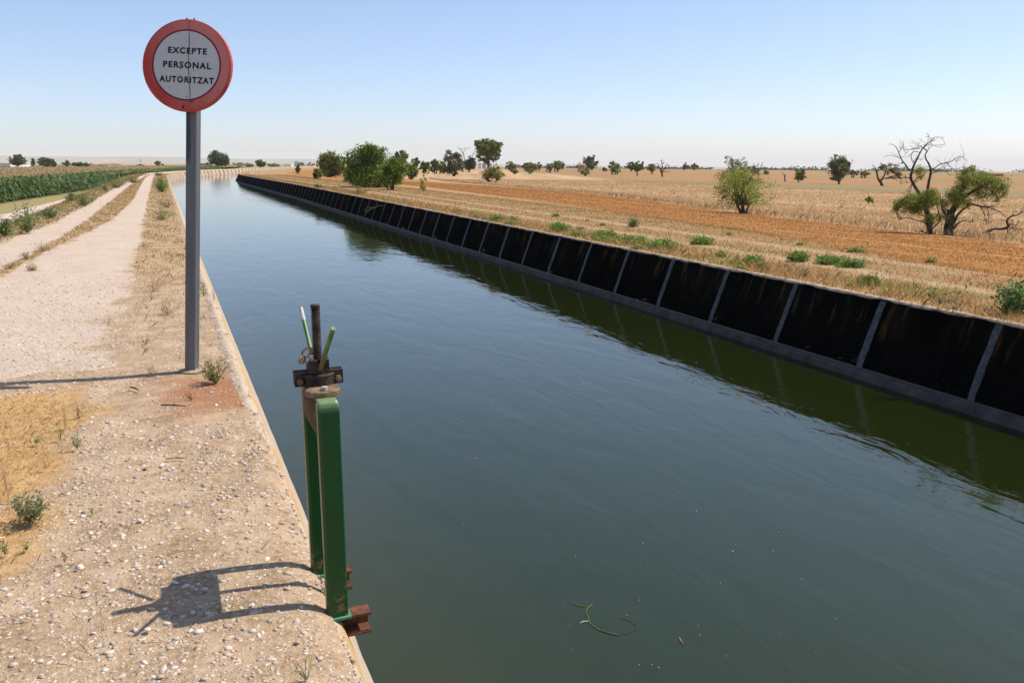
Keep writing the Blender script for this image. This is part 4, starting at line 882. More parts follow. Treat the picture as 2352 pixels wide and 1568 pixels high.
traced_tree('broad leaning almond tree with thick black stump trunk and spreading crown', (950, 1495), [
    [(950, 1525, 66), (955, 1400, 62), (985, 1270, 52), (1000, 1150, 44)], [(960, 1260, 26), (958, 1150, 20)],
    [(1000, 1160, 26), (1060, 1020, 22), (1100, 950, 20), (1160, 850, 18), (1250, 795, 14), (1330, 720, 8)], [(1010, 1200, 24), (1120, 1030, 22), (1250, 915, 22), (1340, 870, 18), (1450, 800, 14), (1510, 760, 12), (1610, 748, 7), (1700, 790, 5)],
    [(1040, 1320, 22), (1090, 1200, 17), (1180, 1130, 13), (1270, 1055, 16), (1380, 1092, 14), (1500, 1108, 11), (1600, 1140, 8), (1700, 1180, 5), (1765, 1265, 3)], [(1390, 1092, 8), (1460, 1180, 6), (1492, 1345, 3)], [(1500, 1110, 5), (1525, 1200, 4), (1520, 1330, 2)],
    [(1030, 1410, 20), (1100, 1320, 12), (1200, 1290, 7), (1295, 1322, 3)], [(1450, 800, 8), (1560, 860, 7), (1640, 960, 4), (1660, 1030, 2)], [(1340, 872, 8), (1400, 960, 5), (1480, 1040, 3)], [(1400, 840, 6), (1500, 830, 5), (1580, 880, 3)], [(985, 1280, 20), (900, 1190, 12), (850, 1050, 8), (840, 940, 5)], [(1160, 850, 9), (1190, 700, 7), (1220, 600, 4)], [(1500, 1108, 4), (1570, 1090, 3), (1620, 1150, 2)], [(880, 1170, 6), (870, 1050, 4), (830, 960, 3)]],
    Z5L([(1200, 610, 70, 55), (1290, 560, 50, 35), (1300, 720, 190, 100), (1450, 720, 160, 95), (1620, 770, 130, 95), (1150, 850, 90, 110), (1080, 1000, 130, 120), (1660, 930, 90, 110), (1460, 900, 150, 90), (1000, 920, 80, 80), (880, 1080, 80, 90), (870, 1230, 90, 80), (1230, 1080, 60, 90), (1745, 790, 60, 55), (980, 1330, 50, 50)]), 16000, 3.9, (0.21, 0.27, 0.055), 6, ntw=120, tight=0.5)
traced_tree('fallen dead leafless branch lying twisted in the dry grass', (1370, 1505), [
    [(1350, 1510, 8), (1500, 1450, 22), (1600, 1405, 20), (1690, 1420, 18), (1790, 1395, 18), (1802, 1360, 16), (1770, 1310, 14), (1790, 1270, 14), (1850, 1230, 12), (1930, 1218, 9), (2010, 1160, 6)],
    [(1840, 1235, 6), (1885, 1175, 3)], [(1795, 1392, 8), (1840, 1330, 7), (1870, 1370, 6), (1940, 1340, 5), (1932, 1265, 3)], [(1510, 1480, 8), (1650, 1512, 6), (1710, 1500, 3)], [(1790, 1400, 7), (1782, 1490, 5)], [(1840, 1390, 6), (1900, 1420, 5), (1995, 1430, 3)], [(1830, 1400, 6), (1800, 1460, 5), (1860, 1510, 3)], [(1780, 1290, 5), (1690, 1292, 2)], [(1850, 1400, 5), (1920, 1470, 4), (1980, 1450, 2)], [(1870, 1290, 5), (1840, 1275, 4), (1870, 1340, 3)], [(1980, 1190, 4), (1975, 1135, 2)]],
    None, 0, 0, None, 7, ntw=30, name='fallen_branch', mat=M_DEAD, trunk_name='limb', twl=0.18)
# the bush with the bright crown left of them
tree('bright green bush with many thin stems, low to the stubble edge', 1710, 490, [(1712, 430, 46, 34), (1682, 418, 36, 28), (1735, 438, 40, 34), (1700, 452, 44, 26), (1660, 440, 20, 16), (1765, 464, 20, 8), (1710, 402, 34, 20), (1728, 465, 26, 14)], 'fresh', 7500, 4.4, name='bush', cat='bush', trunk=3.0, stems=6, spread=7, limbs=26, fork=0.3, seed=3, warm=0.35, asp=0.35)
tree('darker upright almond tree rising behind the bright green bush', 1694, 462, [(1688, 385, 20, 18), (1682, 368, 15, 11), (1702, 376, 16, 14), (1680, 404, 26, 16), (1712, 396, 18, 18)], 'mid', 2600, 3.8, D=42, trunk=3, limbs=12, seed=4, asp=0.4)
# the big group beside the bend
SUM = 'robinia trees beside the canal bend'
tree('large dark green bushy tree with orange seed clusters by the canal', 850, 430, [(845, 360, 30, 26), (825, 372, 28, 30), (870, 385, 40, 34), (820, 400, 28, 26), (850, 405, 44, 24), (800, 365, 14, 18), (805, 392, 18, 26), (862, 350, 24, 16), (850, 338, 16, 8), (885, 405, 26, 26)], 'robinia', 17000, 5.6, name='robinia_tree', group=SUM, trunk=2.6, stems=6, spread=9, limbs=26, fork=0.34, seed=5, warm=0.3, asp=0.36)
ob = bpy.data.objects[-1]
tree('bushy tree with bare lower stems to the right of the large dark one', 903, 436, [(905, 385, 24, 20), (893, 400, 22, 20), (922, 392, 14, 18), (908, 410, 20, 14)], 'robinia', 6000, 5.2, name='robinia_tree', group=SUM, trunk=2, stems=5, spread=6, limbs=12, fork=0.42, seed=6, warm=0.45, asp=0.36)
tree('round bright green tree with thin stems, leftmost of the canal bend group', 758, 407, [(758, 370, 22, 18), (748, 378, 20, 22), (772, 380, 20, 22), (760, 392, 24, 12), (764, 356, 12, 6)], 'mid', 3600, 5.0, name='robinia_tree', group=SUM, trunk=2.4, stems=4, spread=5, limbs=12, fork=0.3, seed=7)
tree('small dense bush at the foot of the leftmost robinia', 730, 411, (719, 741, 387, 411), 'mid', 800, 4.2, name='bush', cat='bush', trunk=1.5, stems=3, spread=3, seed=8)
tree('low bushy green tree filling the gap right of the bare stems', 944, 410, (926, 962, 372, 407), 'mid', 1500, 4.4, name='robinia_tree', group=SUM, trunk=1.8, stems=4, spread=4, fork=0.25, seed=9)
tree('slender yellow green sapling in the stubble in front of the robinias', 972, 441, [(972, 416, 8, 8), (969, 428, 7, 8), (976, 408, 6, 5), (974, 432, 6, 5)], 'fresh', 420, 4.0, name='sapling', trunk=1.0, limbs=8, fork=0.25, seed=10, warm=0.9)
tree('tall slim tree showing behind the large dark robinia', 918, 398, (898, 942, 345, 378), 'dark', 900, 4.4, trunk=2.6, seed=11)
tree('small pale tree between the slim tree and the hedge', 956, 398, (946, 968, 360, 384), 'mid', 420, 4.2, trunk=1.6, seed=12)
for q, (xa, xb, yt) in enumerate(((962, 990, 368), (982, 1012, 366), (1004, 1028, 372))):
    tree(('left end', 'tallest middle part', 'right low end')[q] + ' of the dark green thicket before the stubble', (xa + xb) / 2, 399, (xa, xb, yt, 397), 'robinia', 700, 4.2, name='thicket', cat='bush', trunk=1.6, stems=3, spread=4, seed=13 + q, fork=0.2)
tree('thin pale sapling at the right end of the thicket', 1010, 400, (1004, 1018, 364, 396), 'olive', 260, 3.6, name='sapling', trunk=1.2, seed=17)
tree('olive grey bushy tree with dark stems, left of a dead topped one', 1043, 405, [(1042, 370, 20, 16), (1030, 358, 10, 14), (1050, 384, 18, 14), (1036, 388, 18, 14), (1048, 356, 10, 8)], (0.115, 0.125, 0.06), 2000, 4.2, name='almond_tree', trunk=2.2, stems=3, spread=3, limbs=10, seed=18, warm=0.6)
tt = tree('very dark dense round tree with bare dead twigs on top', 1078, 395, (1062, 1096, 360, 392), (0.05, 0.065, 0.04), 1200, 4.2, name='almond_tree', trunk=2.6, seed=19, warm=0.1)
U1 = lambda x, y, r: (x, y, r)
def add_dead_top(root, Y, paths, seed, name='dead_branches', ntw=12):
    rng = np.random.default_rng(seed); mb = traced(paths, U1, Y, rng); twigs(mb, np.concatenate(mb.v), ntw, 9 * Y / F, 0.4 * Y / F, rng)
    o = mb.build(name, M_DEAD, root); o.matrix_parent_inverse = Matrix.Translation(-root.location)
add_dead_top(tt, tt.location[1], [[(1070, 375, 1), (1066, 360, .8), (1060, 346, .6), (1055, 341, .5)], [(1064, 352, .6), (1068, 342, .5), (1074, 341, .4)], [(1082, 372, .8), (1086, 356, .6), (1090, 347, .4)]], 3)
tree('tall round crowned plane tree, the highest crown on the skyline', 1120, 402, [(1120, 340, 26, 18), (1106, 332, 14, 11), (1134, 335, 18, 13), (1112, 356, 18, 14), (1138, 358, 14, 12), (1122, 366, 18, 10), (1145, 346, 8, 8)], (0.125, 0.16, 0.034), 3600, 4.4, trunk=3.6, limbs=12, fork=0.5, seed=20, warm=0.15, tight=0.24)
tree('sparse olive bush with drooping twigs in front of the tall plane tree', 1134, 418, [(1130, 398, 20, 14), (1118, 402, 14, 10), (1146, 400, 14, 12), (1134, 386, 12, 10)], 'olive', 1400, 4.0, name='bush', cat='bush', trunk=2.0, stems=3, spread=4, limbs=16, seed=21, warm=0.7)
ROW = [  # label, base x, y, box, kind, n, D
 ('dark low bush just right of the tall plane tree', 1173, 395, (1158, 1188, 371, 393), 'mid', 620, None, 'bush'),
 ('tiny olive bush in pale grass right of the plane tree', 1182, 400, (1176, 1190, 386, 399), 'olive', 240, None, 'bush'),
 ('rounded light green bush with thin trunk left of a smaller pair', 1220, 399, (1204, 1237, 373, 396), 'olive', 800, None, 'bush'),
 ('dark flat bush behind the rounded light green one', 1212, 394, (1198, 1226, 370, 390), 'dark', 380, None, 'bush'),
 ('pale little tree behind the rounded light green bush', 1238, 393, (1230, 1246, 370, 388), 'olive', 240, None, 'tree'),
 ('small leaning bush touching a wider bush on its right', 1262, 395, (1253, 1272, 374, 392), 'olive', 320, None, 'bush'),
 ('wide round bush, mid field, left of the house', 1281, 395, (1264, 1300, 369, 391), 'mid', 760, None, 'bush'),
 ('dark small tree standing against the pink house', 1332, 392, (1324, 1342, 372, 390), 'dark', 360, None, 'tree'),
 ('tall round tree beside the pink house', 1357, 391, (1338, 1376, 357, 388), (0.115, 0.15, 0.04), 1300, None, 'tree'),
 ('flat topped little bush on a thin stem in pale grass', 1343, 404, (1328, 1358, 387, 400), 'fresh', 600, None, 'bush'),
 ('small dark bush right of the tall round tree', 1388, 394, (1382, 1396, 385, 393), 'mid', 200, None, 'bush'),
 ('round bright green bush on a thin stem, mid field', 1413, 401, (1400, 1427, 377, 398), 'fresh', 640, None, 'bush'),
 ('darker tree standing behind the round bright green bush', 1408, 393, (1394, 1424, 368, 390), 'mid', 520, None, 'tree'),
 ('tree with a straight dark trunk and rounded crown', 1465, 404, (1452, 1480, 369, 394), 'mid', 1000, None, 'tree'),
 ('dark tree behind the one with the straight trunk', 1448, 394, (1437, 1462, 370, 391), 'dark', 520, None, 'tree'),
 ('small open tree left of the bare dead one', 1494, 400, (1484, 1506, 376, 396), 'olive', 420, None, 'tree'),
 ('lone round dark tree on the far skyline', 1574, 391, (1565, 1583, 374, 388), 'dark', 420, None, 'tree'),
 ('lone flattened round tree on the far skyline', 1593, 391, (1582, 1606, 376, 390), 'mid', 460, None, 'tree'),
 ('bare orchard like tree behind the green bush crown', 1732, 398, (1718, 1744, 378, 398), (0.06, 0.06, 0.04), 260, None, 'tree'),
 ('small green tree with a dead twig top in the far field', 1838, 419, (1822, 1855, 389, 414), 'mid', 900, None, 'almond_tree'),
 ('low pair of pale bushes far right of the large single tree', 1960, 408, (1950, 1975, 391, 404), 'grey', 320, None, 'bush'),
 ('long low olive bush in the far field', 1985, 409, (1972, 1998, 393, 404), 'olive', 320, None, 'bush'),
 ('little fresh green shrub alone in the tall dry grass', 1998, 467, (1988, 2007, 452, 466), 'fresh', 420, None, 'shrub'),
 ('small grey shrub low in the far right field', 1757, 401, (1750, 1766, 391, 401), 'grey', 150, None, 'bush')]
for q, (lb, bx, by, box_, kd, n_, D_, nm) in enumerate(ROW):
    tree(lb, bx, by, box_, kd, n_, 3.7, D=D_, name=nm, cat='tree' if 'tree' in nm else nm, trunk=1.7, stems=1 if 'tree' in nm else 3, spread=2, limbs=7, seed=30 + q, fork=0.42 if 'tree' in nm else 0.2)
tree('large single almond tree with a full crown in the far field', 1927, 423, [(1926, 370, 16, 14), (1914, 386, 14, 16), (1938, 384, 14, 20), (1930, 394, 20, 12), (1926, 408, 14, 8), (1918, 372, 10, 9)], (0.14, 0.16, 0.05), 2300, 4.0, name='almond_tree', trunk=3, limbs=12, seed=60, fork=0.3, warm=0.5)
traced_tree('twisted almond tree with a curved trunk and thin crown', (2026, 427), [[(2027, 430, 3.2), (2024, 420, 2.8), (2016, 410, 2.2), (2014, 396, 1.7), (2010, 385, 1), (2003, 379, .6)], [(2022, 417, 2.2), (2030, 406, 1.6), (2034, 396, 1.2), (2036, 386, .8)], [(2014, 396, 1), (2020, 384, .8), (2024, 376, .5)]],
            [(2032, 384, 16, 8), (2022, 380, 10, 8), (2040, 392, 12, 8), (2012, 384, 8, 6), (2058, 392, 14, 14), (2076, 380, 10, 10), (2066, 402, 12, 8)], 1500, 3.8, 'olive', 61, ntw=30, T_=U1, twl=0.5)
traced_tree('bare dead tree with spreading twigs in the middle field', (1522, 406), [[(1522, 408, 2.2), (1520, 398, 1.8), (1515, 386, 1.2), (1510, 374, .6)], [(1521, 398, 1.4), (1527, 386, 1.0), (1533, 376, .5)], [(1520, 394, 1.2), (1521, 380, .8), (1519, 368, .4)], [(1516, 388, .8), (1508, 384, .6), (1503, 378, .4)], [(1526, 388, .8), (1534, 385, .6), (1538, 380, .4)], [(1526, 394, .8), (1534, 396, .5)]], None, 0, 0, None, 62, ntw=60, T_=U1, mat=M_DEAD, name='dead_tree', twl=0.7)
traced_tree('bare dead tree with forked twigs behind the bright bush', (1741, 401), [[(1741, 404, 1.8), (1741, 394, 1.4), (1733, 382, .8), (1730, 374, .4)], [(1741, 394, 1.2), (1748, 384, .9), (1752, 374, .4)], [(1741, 396, .8), (1738, 384, .6), (1742, 376, .4)], [(1746, 387, .6), (1755, 384, .4)]], None, 0, 0, None, 63, ntw=30, T_=U1, mat=M_DEAD, name='dead_tree', twl=0.5)
traced_tree('short broken snag standing alone in the far field', (1803, 417), [[(1803, 419, 1.8), (1803, 408, 1.5), (1801, 400, 1.0), (1797, 397, .5)], [(1803, 406, .8), (1806, 401, .4)]], None, 0, 0, None, 64, T_=U1, mat=M_DEAD, name='dead_snag')
traced_tree('small dark forked snag in pale grass in the middle field', (1264, 408), [[(1264, 397, 1.8), (1263, 391, 1.3), (1261, 387, .6)], [(1264, 393, 1.0), (1267, 388, .5)]], None, 0, 0, None, 65, T_=U1, mat=M_DEAD, name='dead_snag')
# left side, beyond the maize
LEFT = [('broad spreading grey green tree behind the white shed', (20, 57, 355, 381), 'dark', 1500, 330, 'tree'), ('narrow upright poplar between two broad trees', (71, 80, 361, 381), 'dark', 420, 340, 'poplar'),
 ('very broad dark tree, second from the left behind the maize', (84, 127, 361, 382), (0.075, 0.10, 0.035), 1600, 320, 'tree'), ('low dark shrubby tree right of the very broad one', (118, 132, 372, 382), 'dark', 300, 320, 'bush'), ('bright shrubby tree in front of a tiled shed', (143, 162, 369, 383), 'mid', 420, 300, 'tree'),
 ('low dark bushes right of the tiled shed', (162, 182, 374, 382), 'dark', 320, 360, 'bush'), ('dense small dark tree left of the long farmhouse', (175, 192, 372, 383), (0.05, 0.075, 0.03), 420, 310, 'tree'), ('low tree hiding the left gable of the farmhouse', (190, 206, 374, 382), 'dark', 260, 340, 'tree'),
 ('round lone tree left of the sign post', (355, 370, 369, 380), 'mid', 420, 420, 'tree'), ('small bush beside the round lone tree', (370, 376, 376, 381), 'mid', 90, 420, 'bush'), ('small dark tree just right of the sign post', (446, 458, 369, 381), 'dark', 300, 380, 'tree'), ('low olive trees between the sign post and the big tree', (456, 478, 374, 382), 'olive', 320, 400, 'tree'),
 ('small leaning bush left of the big lone tree', (474, 488, 373, 382), 'mid', 220, 380, 'bush'), ('distant low trees right of the big lone tree', (535, 562, 374, 382), 'grey', 360, 800, 'tree'), ('distant dark trees in a low line before the bend', (560, 584, 375, 383), 'grey', 300, 850, 'tree'), ('round dark tree over the far sunlit wall', (583, 611, 367, 383), 'dark', 900, 400, 'tree'), ('very low far hedge right of the round dark tree', (612, 650, 377, 383), 'grey', 360, 900, 'hedge'), ('tiny far tree beside the grey tower', (684, 698, 373, 382), 'dark', 160, 900, 'tree'), ('tiny far pair of trees right of the grey tower', (706, 722, 373, 383), 'grey', 160, 900, 'tree')]
for q, (lb, box_, kd, n_, D_, nm) in enumerate(LEFT):
    tree(lb, (box_[0] + box_[1]) / 2, 384, box_, kd, n_, 3.4, D=D_, name=nm, cat='tree' if nm in ('tree', 'poplar') else nm, trunk=1.6, limbs=6, seed=80 + q, fork=0.35)
tree('big lone spreading tree beyond the far sunlit wall', 500, 384, [(497, 358, 13, 10), (510, 362, 14, 10), (488, 366, 10, 10), (514, 372, 12, 10), (500, 370, 14, 8), (484, 362, 6, 8), (522, 374, 5, 6)], (0.10, 0.13, 0.045), 2400, 3.6, D=330, trunk=3.2, limbs=10, seed=120, fork=0.3, warm=0.2)
tree('young bushy tree standing alone on the dry bank by the bend', 682, 400, (676, 690, 378, 397), 'mid', 420, 3.8, name='sapling', trunk=1.4, limbs=6, seed=121)

# ------------------------------------------------------------------ maize field on the left
rg = np.random.default_rng(33)
MA, MB_ = at(0, 468, -1.2)[:2], at(234, 433, -1.2)[:2]; MD = (MB_ - MA) / np.linalg.norm(MB_ - MA); MN = np.array([-MD[1], MD[0]])
def in_maize(x, y):
    s_, q_ = to_sq(x, y); e = (x - MA[0]) * MN[0] + (y - MA[1]) * MN[1]
    return (-q_ > 7.0) & (e > 0) & (q_ < 0), e, s_, -q_
maize = empty('maize_field', (float(MA[0]), float(MA[1]), -1.2), 'tall green maize crop with tan tassels filling the field left of the track', 'maize'); maize['kind'] = 'stuff'
MI = Matrix.Translation(-maize.location)
n = 24000; u = rg.random(n); al = -14 + 240 * u ** 1.9; de = np.abs(rg.normal(size=n)) * 1.4
bx_ = MA[0] + MD[0] * al + MN[0] * de; by_ = MA[1] + MD[1] * al + MN[1] * de
n2_ = 7000; s2_ = rg.uniform(85, 270, n2_); t2_ = 7.05 + np.abs(rg.normal(size=n2_)) * 1.2; x2_, y2_ = at_sq(s2_, -t2_); bx_ = np.concatenate([bx_, x2_]); by_ = np.concatenate([by_, y2_])
ok, e, s_, t_ = in_maize(bx_, by_); bx_, by_, t_ = bx_[ok], by_[ok], t_[ok]; n = len(bx_)
gz_ = h_left(t_); hz = rg.uniform(0.12, 1.5, n); a = rg.uniform(0, 6.283, n); Lf = rg.uniform(0.35, 0.7, n); wd = rg.uniform(0.035, 0.065, n)
d = np.stack([np.cos(a), np.sin(a), 0 * a], 1); sd_ = np.stack([-np.sin(a), np.cos(a), rg.normal(size=n) * .4], 1) * wd[:, None]
p0 = np.stack([bx_, by_, gz_ + hz], 1); p1 = p0 + d * (Lf * .5)[:, None] + np.array([0, 0, 1]) * (Lf * rg.uniform(.1, .5, n))[:, None]; p2 = p0 + d * Lf[:, None] + np.array([0, 0, 1]) * (Lf * rg.uniform(-.55, .15, n))[:, None]
V = np.stack([p0 - sd_ * .5, p0 + sd_ * .5, p1 + sd_, p1 - sd_, p1 - sd_, p1 + sd_, p2 + sd_ * .15, p2 - sd_ * .15], 1).reshape(-1, 3)
col = mixcol(rg, n, (0.075, 0.14, 0.035), (0.11, 0.18, 0.055), (0.16, 0.22, 0.10), (0.05, 0.10, 0.03)); col = np.repeat(col, 2, 0)
o = quads('leaves', V, M_LEAF, maize, col); o.matrix_parent_inverse = MI; o['kind'] = 'stuff'
n = 70000; th = rg.uniform(math.radians(-36), math.radians(-8), n); D_ = 48 * (520 / 48) ** (rg.random(n) ** 1.25); x = D_ * np.sin(th); y = D_ * np.cos(th)
ok, e, s_, t_ = in_maize(x, y); x, y, D_, t_, e = x[ok], y[ok], D_[ok], t_[ok], e[ok]; n = len(x)
P = np.stack([x, y, h_left(t_) + 1.18 + rg.uniform(-.1, .1, n)], 1)
tas = rg.random(n) < np.clip(0.35 + e / 8, 0, .85)
col = np.where(tas[:, None], mixcol(rg, n, (0.50, 0.36, 0.19), (0.58, 0.43, 0.24), (0.42, 0.29, 0.14)), mixcol(rg, n, (0.14, 0.19, 0.06), (0.20, 0.22, 0.08)))
o = blades('tassels', P, np.where(tas, rg.uniform(.2, .42, n), rg.uniform(.1, .3, n)), 0.012 + 0.0011 * D_, rg.uniform(0, .8, n), col, parent=maize, rng=rg); o.matrix_parent_inverse = MI; o['kind'] = 'stuff'
rad = np.concatenate([np.arange(46, 200, 1.5), np.geomspace(200, 900, 50)]); ang = np.radians(np.arange(-50, 2, 0.25)); R, A = np.meshgrid(rad, ang, indexing='ij'); x = R * np.sin(A); y = R * np.cos(A)
ok, e, s_, t_ = in_maize(x.ravel(), y.ravel()); ok = ok.reshape(R.shape); t_ = t_.reshape(R.shape); e = e.reshape(R.shape)
z = h_left(t_) + 1.22 + 0.07 * wob(x, y, 0.7) - 0.25 * (1 - sstep(0, 1.5, e)); mk = ok[:-1, :-1] & ok[1:, :-1] & ok[:-1, 1:] & ok[1:, 1:]
k = NT('maize_canopy'); g = k.geo(); c = k.mix(k.noise(g, 1.2, 5, 0.7), (0.19, 0.18, 0.06), (0.46, 0.33, 0.17)); c = k.mix(k.ramp(k.noise(g, 0.03, 3), (0.45, 0.0), (0.65, 0.6)), c, (0.27, 0.25, 0.09)); k.fin(c, 0.95, 0.1); k.bump(k.noise(g, 2.5, 4), 0.8, 0.15)
o = grid('canopy', np.stack([x, y, z], -1), np.zeros(R.shape + (2,)), k.mat, mask=mk); o.parent = maize; o.matrix_parent_inverse = MI; o['kind'] = 'stuff'

# ------------------------------------------------------------------ weeds and small plants
def weed(label, bx, by, top, half, col, n=260, leaf=0.016, stems=9, name='weed', seed=1, stem_col=None, flowers=None, dry=0.0, lean=0.35, group=None, asp=0.42, cat='weed'):
    """stems fanning out of one root with small leaves along them, sizes from the photo"""
    rng = np.random.default_rng(seed * 17 + int(bx)); b = hit(bx, by); Y = float(b[1]); m_ = Y / F
    H = (by - top) * m_ / math.cos(PITCH); Wd = half * m_
    root = empty(name, tuple(b), label, cat, group); MIr = Matrix.Translation(-Vector(b))
    mb = MB(); LP = []; tips = []
    for k in range(stems):
        a = rng.uniform(0, 6.283); q = rng.random() ** .6; e = b + np.array([math.cos(a) * Wd * q, math.sin(a) * Wd * q, H * (1 - 0.45 * q * q) * rng.uniform(.72, 1.05)])
        md = b * 0.55 + e * 0.45 + np.array([math.cos(a), math.sin(a), 0]) * Wd * 0.12 * rng.normal() - np.array([0, 0, H * .05])
        P = np.array([(1 - t) ** 2 * b + 2 * t * (1 - t) * md + t * t * e for t in np.linspace(0, 1, 6)])
        mb.tube(P, np.linspace(1, .4, 6) * max(0.0016, 0.35 * m_), 4); tips.append(e)
        tt_ = rng.uniform(0.25, 1.03, max(3, n // stems)); LP.append(np.stack([np.interp(tt_, np.linspace(0, 1, 6), P[:, i]) for i in range(3)], 1))
    o = mb.build('stems', stem_col or M_STEM, root); o.matrix_parent_inverse = MIr
    LP = np.concatenate(LP); LP += rng.normal(size=LP.shape) * leaf * 0.75; LP[:, 2] = np.maximum(LP[:, 2], b[2] + 0.003)
    c = leaf_cols(np.arange(len(LP)), len(LP), col, 0.22, rng, 0.5)
    if dry: k_ = rng.random(len(LP)) < dry; c[k_] = mixcol(rng, int(k_.sum()), (0.38, 0.22, 0.10), (0.50, 0.36, 0.18), (0.26, 0.13, 0.06))
    LS = leaf * rng.uniform(.6, 1.4, len(LP))
    if flowers:
        fc, nf, fs = flowers; FP = np.array(tips)[rng.integers(0, len(tips), nf)] + rng.normal(size=(nf, 3)) * np.array([Wd * .12, Wd * .12, H * .06])
        LP = np.concatenate([LP, FP]); LS = np.concatenate([LS, np.full(nf, fs)]); c = np.concatenate([c, mixcol(rng, nf, fc, tuple(q * .7 for q in fc))])
    o = quads('leaves', leaf_quads(LP, LS, asp, rng), M_LEAF, root, c); o.matrix_parent_inverse = MIr
    return root
M_STEM = m_noise('weed_stem', (0.22, 0.16, 0.07), (0.14, 0.17, 0.06), 40, 0.8); M_STRAW = m_noise('straw', (0.62, 0.46, 0.25), (0.5, 0.36, 0.19), 40, 0.9); M_STEMD = m_noise('dry_stem', (0.42, 0.28, 0.14), (0.30, 0.17, 0.08), 40, 0.9)
GW, GY, GB = (0.13, 0.21, 0.055), (0.22, 0.25, 0.07), (0.19, 0.215, 0.105)
weed('bushy green and brown weed growing beside the sign post foot', 495, 880, 812, 38, GY, 800, 0.019, 30, dry=0.4, seed=2)
weed('thin upright green seedling, left of a taller bluish one', 139, 1010, 968, 9, GY, 70, 0.011, 4, seed=3)
weed('bluish green upright seedling on the edge of the orange patch', 178, 1030, 982, 13, GW, 110, 0.012, 6, seed=4)
weed('flat small green weed left of the two upright seedlings', 84, 1018, 1000, 16, GW, 60, 0.013, 6, seed=5)
weed('wide spindly grey green weed with reddish stems casting a shadow', 68, 1200, 1112, 50, GB, 900, 0.015, 30, seed=6)
weed('little green seedling just below the wide spindly weed', 61, 1262, 1236, 8, GW, 60, 0.010, 4, seed=7)
weed('small leaning green weed at the left picture edge', 12, 1272, 1236, 12, GW, 80, 0.011, 5, seed=8)
weed('tiny pale green sprout among stones right of the spindly weed', 212, 1180, 1160, 6, GY, 30, 0.008, 3, seed=9)
weed('wilted sprout with a long shadow near the bottom stones', 148, 1290, 1258, 10, GY, 30, 0.010, 4, seed=10, dry=.5)
weed('dry weed tangle with red leaves below the post shadow', 182, 960, 915, 28, GY, 120, 0.012, 14, seed=11, dry=.7, stem_col=M_STEMD)
weed('small brown tuft left of the sign post foot', 348, 862, 835, 14, GY, 90, 0.012, 8, seed=12, dry=.75, stem_col=M_STEMD)
weed('dry reddish dock plant on the verge left of the post', 352, 670, 628, 34, (0.24, 0.13, 0.06), 280, 0.016, 16, seed=13, dry=.8, stem_col=M_STEMD)
weed('reddish brown weed patch halfway up the verge', 385, 722, 690, 40, (0.26, 0.15, 0.06), 260, 0.014, 16, seed=14, dry=.85, stem_col=M_STEMD)
weed('brown dried plant to the left of the post middle', 335, 790, 762, 26, (0.24, 0.15, 0.07), 120, 0.013, 10, seed=15, dry=.85, stem_col=M_STEMD)
weed('dead grey twigs on the reddish soil by the wall', 440, 918, 895, 26, (0.3, 0.22, 0.15), 16, 0.012, 10, seed=16, dry=.9, stem_col=M_BARK, name='dead_twigs', cat='twigs')
weed('green weed with yellow tips on the wall side of the verge', 468, 680, 640, 13, GW, 160, 0.016, 10, seed=17, dry=.2)
weed('big green grass tussock at the far end of the verge', 372, 442, 404, 20, (0.16, 0.27, 0.06), 1700, 0.10, 60, seed=18, asp=0.14)
weed('flat green weeds with mauve flowers across the verge', 372, 505, 480, 36, GW, 420, 0.035, 22, seed=19, flowers=((0.30, 0.20, 0.36), 26, 0.035))
weed('grey green low weeds on the verge before the tussock', 385, 476, 455, 30, (0.15, 0.18, 0.06), 300, 0.035, 20, seed=20, dry=.3)
MAU = (0.24, 0.17, 0.33)
for q, (lb, bx, by, tp, hf) in enumerate((('tall green weed clump with small mauve flowers, left of the track', 62, 535, 470, 34), ('dark purple flowered weed at the left edge by the track', 12, 542, 500, 22), ('dense green weed clump between the track and the dirt path', 192, 474, 440, 26), ('feathery grey green weed beside the dark little bush', 165, 462, 442, 18),
        ('grey green weed row along the maize, nearest part', 268, 432, 412, 26), ('grey green weed row along the maize, middle part', 305, 420, 405, 24), ('far dark bush where the track bends away', 365, 404, 396, 12), ('low weeds joining the purple clump to the dense green one', 118, 500, 478, 26))):
    weed(lb, bx, by, tp, hf, (0.16, 0.23, 0.08) if q != 3 else (0.19, 0.22, 0.12), 850, 0.05, 44, seed=30 + q, flowers=(MAU, 60 if q in (0, 1) else 16, 0.045) if q in (0, 1, 7) else None, name='weed_clump')
weed('little dark round bush alone beside the left wheel track', 243, 440, 424, 8, (0.07, 0.10, 0.035), 300, 0.05, 14, seed=40, name='bush', cat='bush')
for q, (lb, bx, by, tp, hf, drk) in enumerate((('short tuft on the near end of the grassy track middle', 60, 595, 580, 14, .6), ('round grass tuft on the pale gravel left of a fainter one', 76, 622, 612, 8, .3), ('ragged tuft row at the start of the track middle', 100, 578, 560, 22, .7), ('small brown tuft at the left edge on the gravel', 20, 618, 606, 16, .5))):
    weed(lb, bx, by, tp, hf, (0.20, 0.19, 0.07), 200, 0.05, 24, seed=44 + q, dry=drk, name='grass_tuft', asp=0.12, cat='grass tuft', stem_col=M_STEMD)
FB = 'green weed clumps along the far bank'
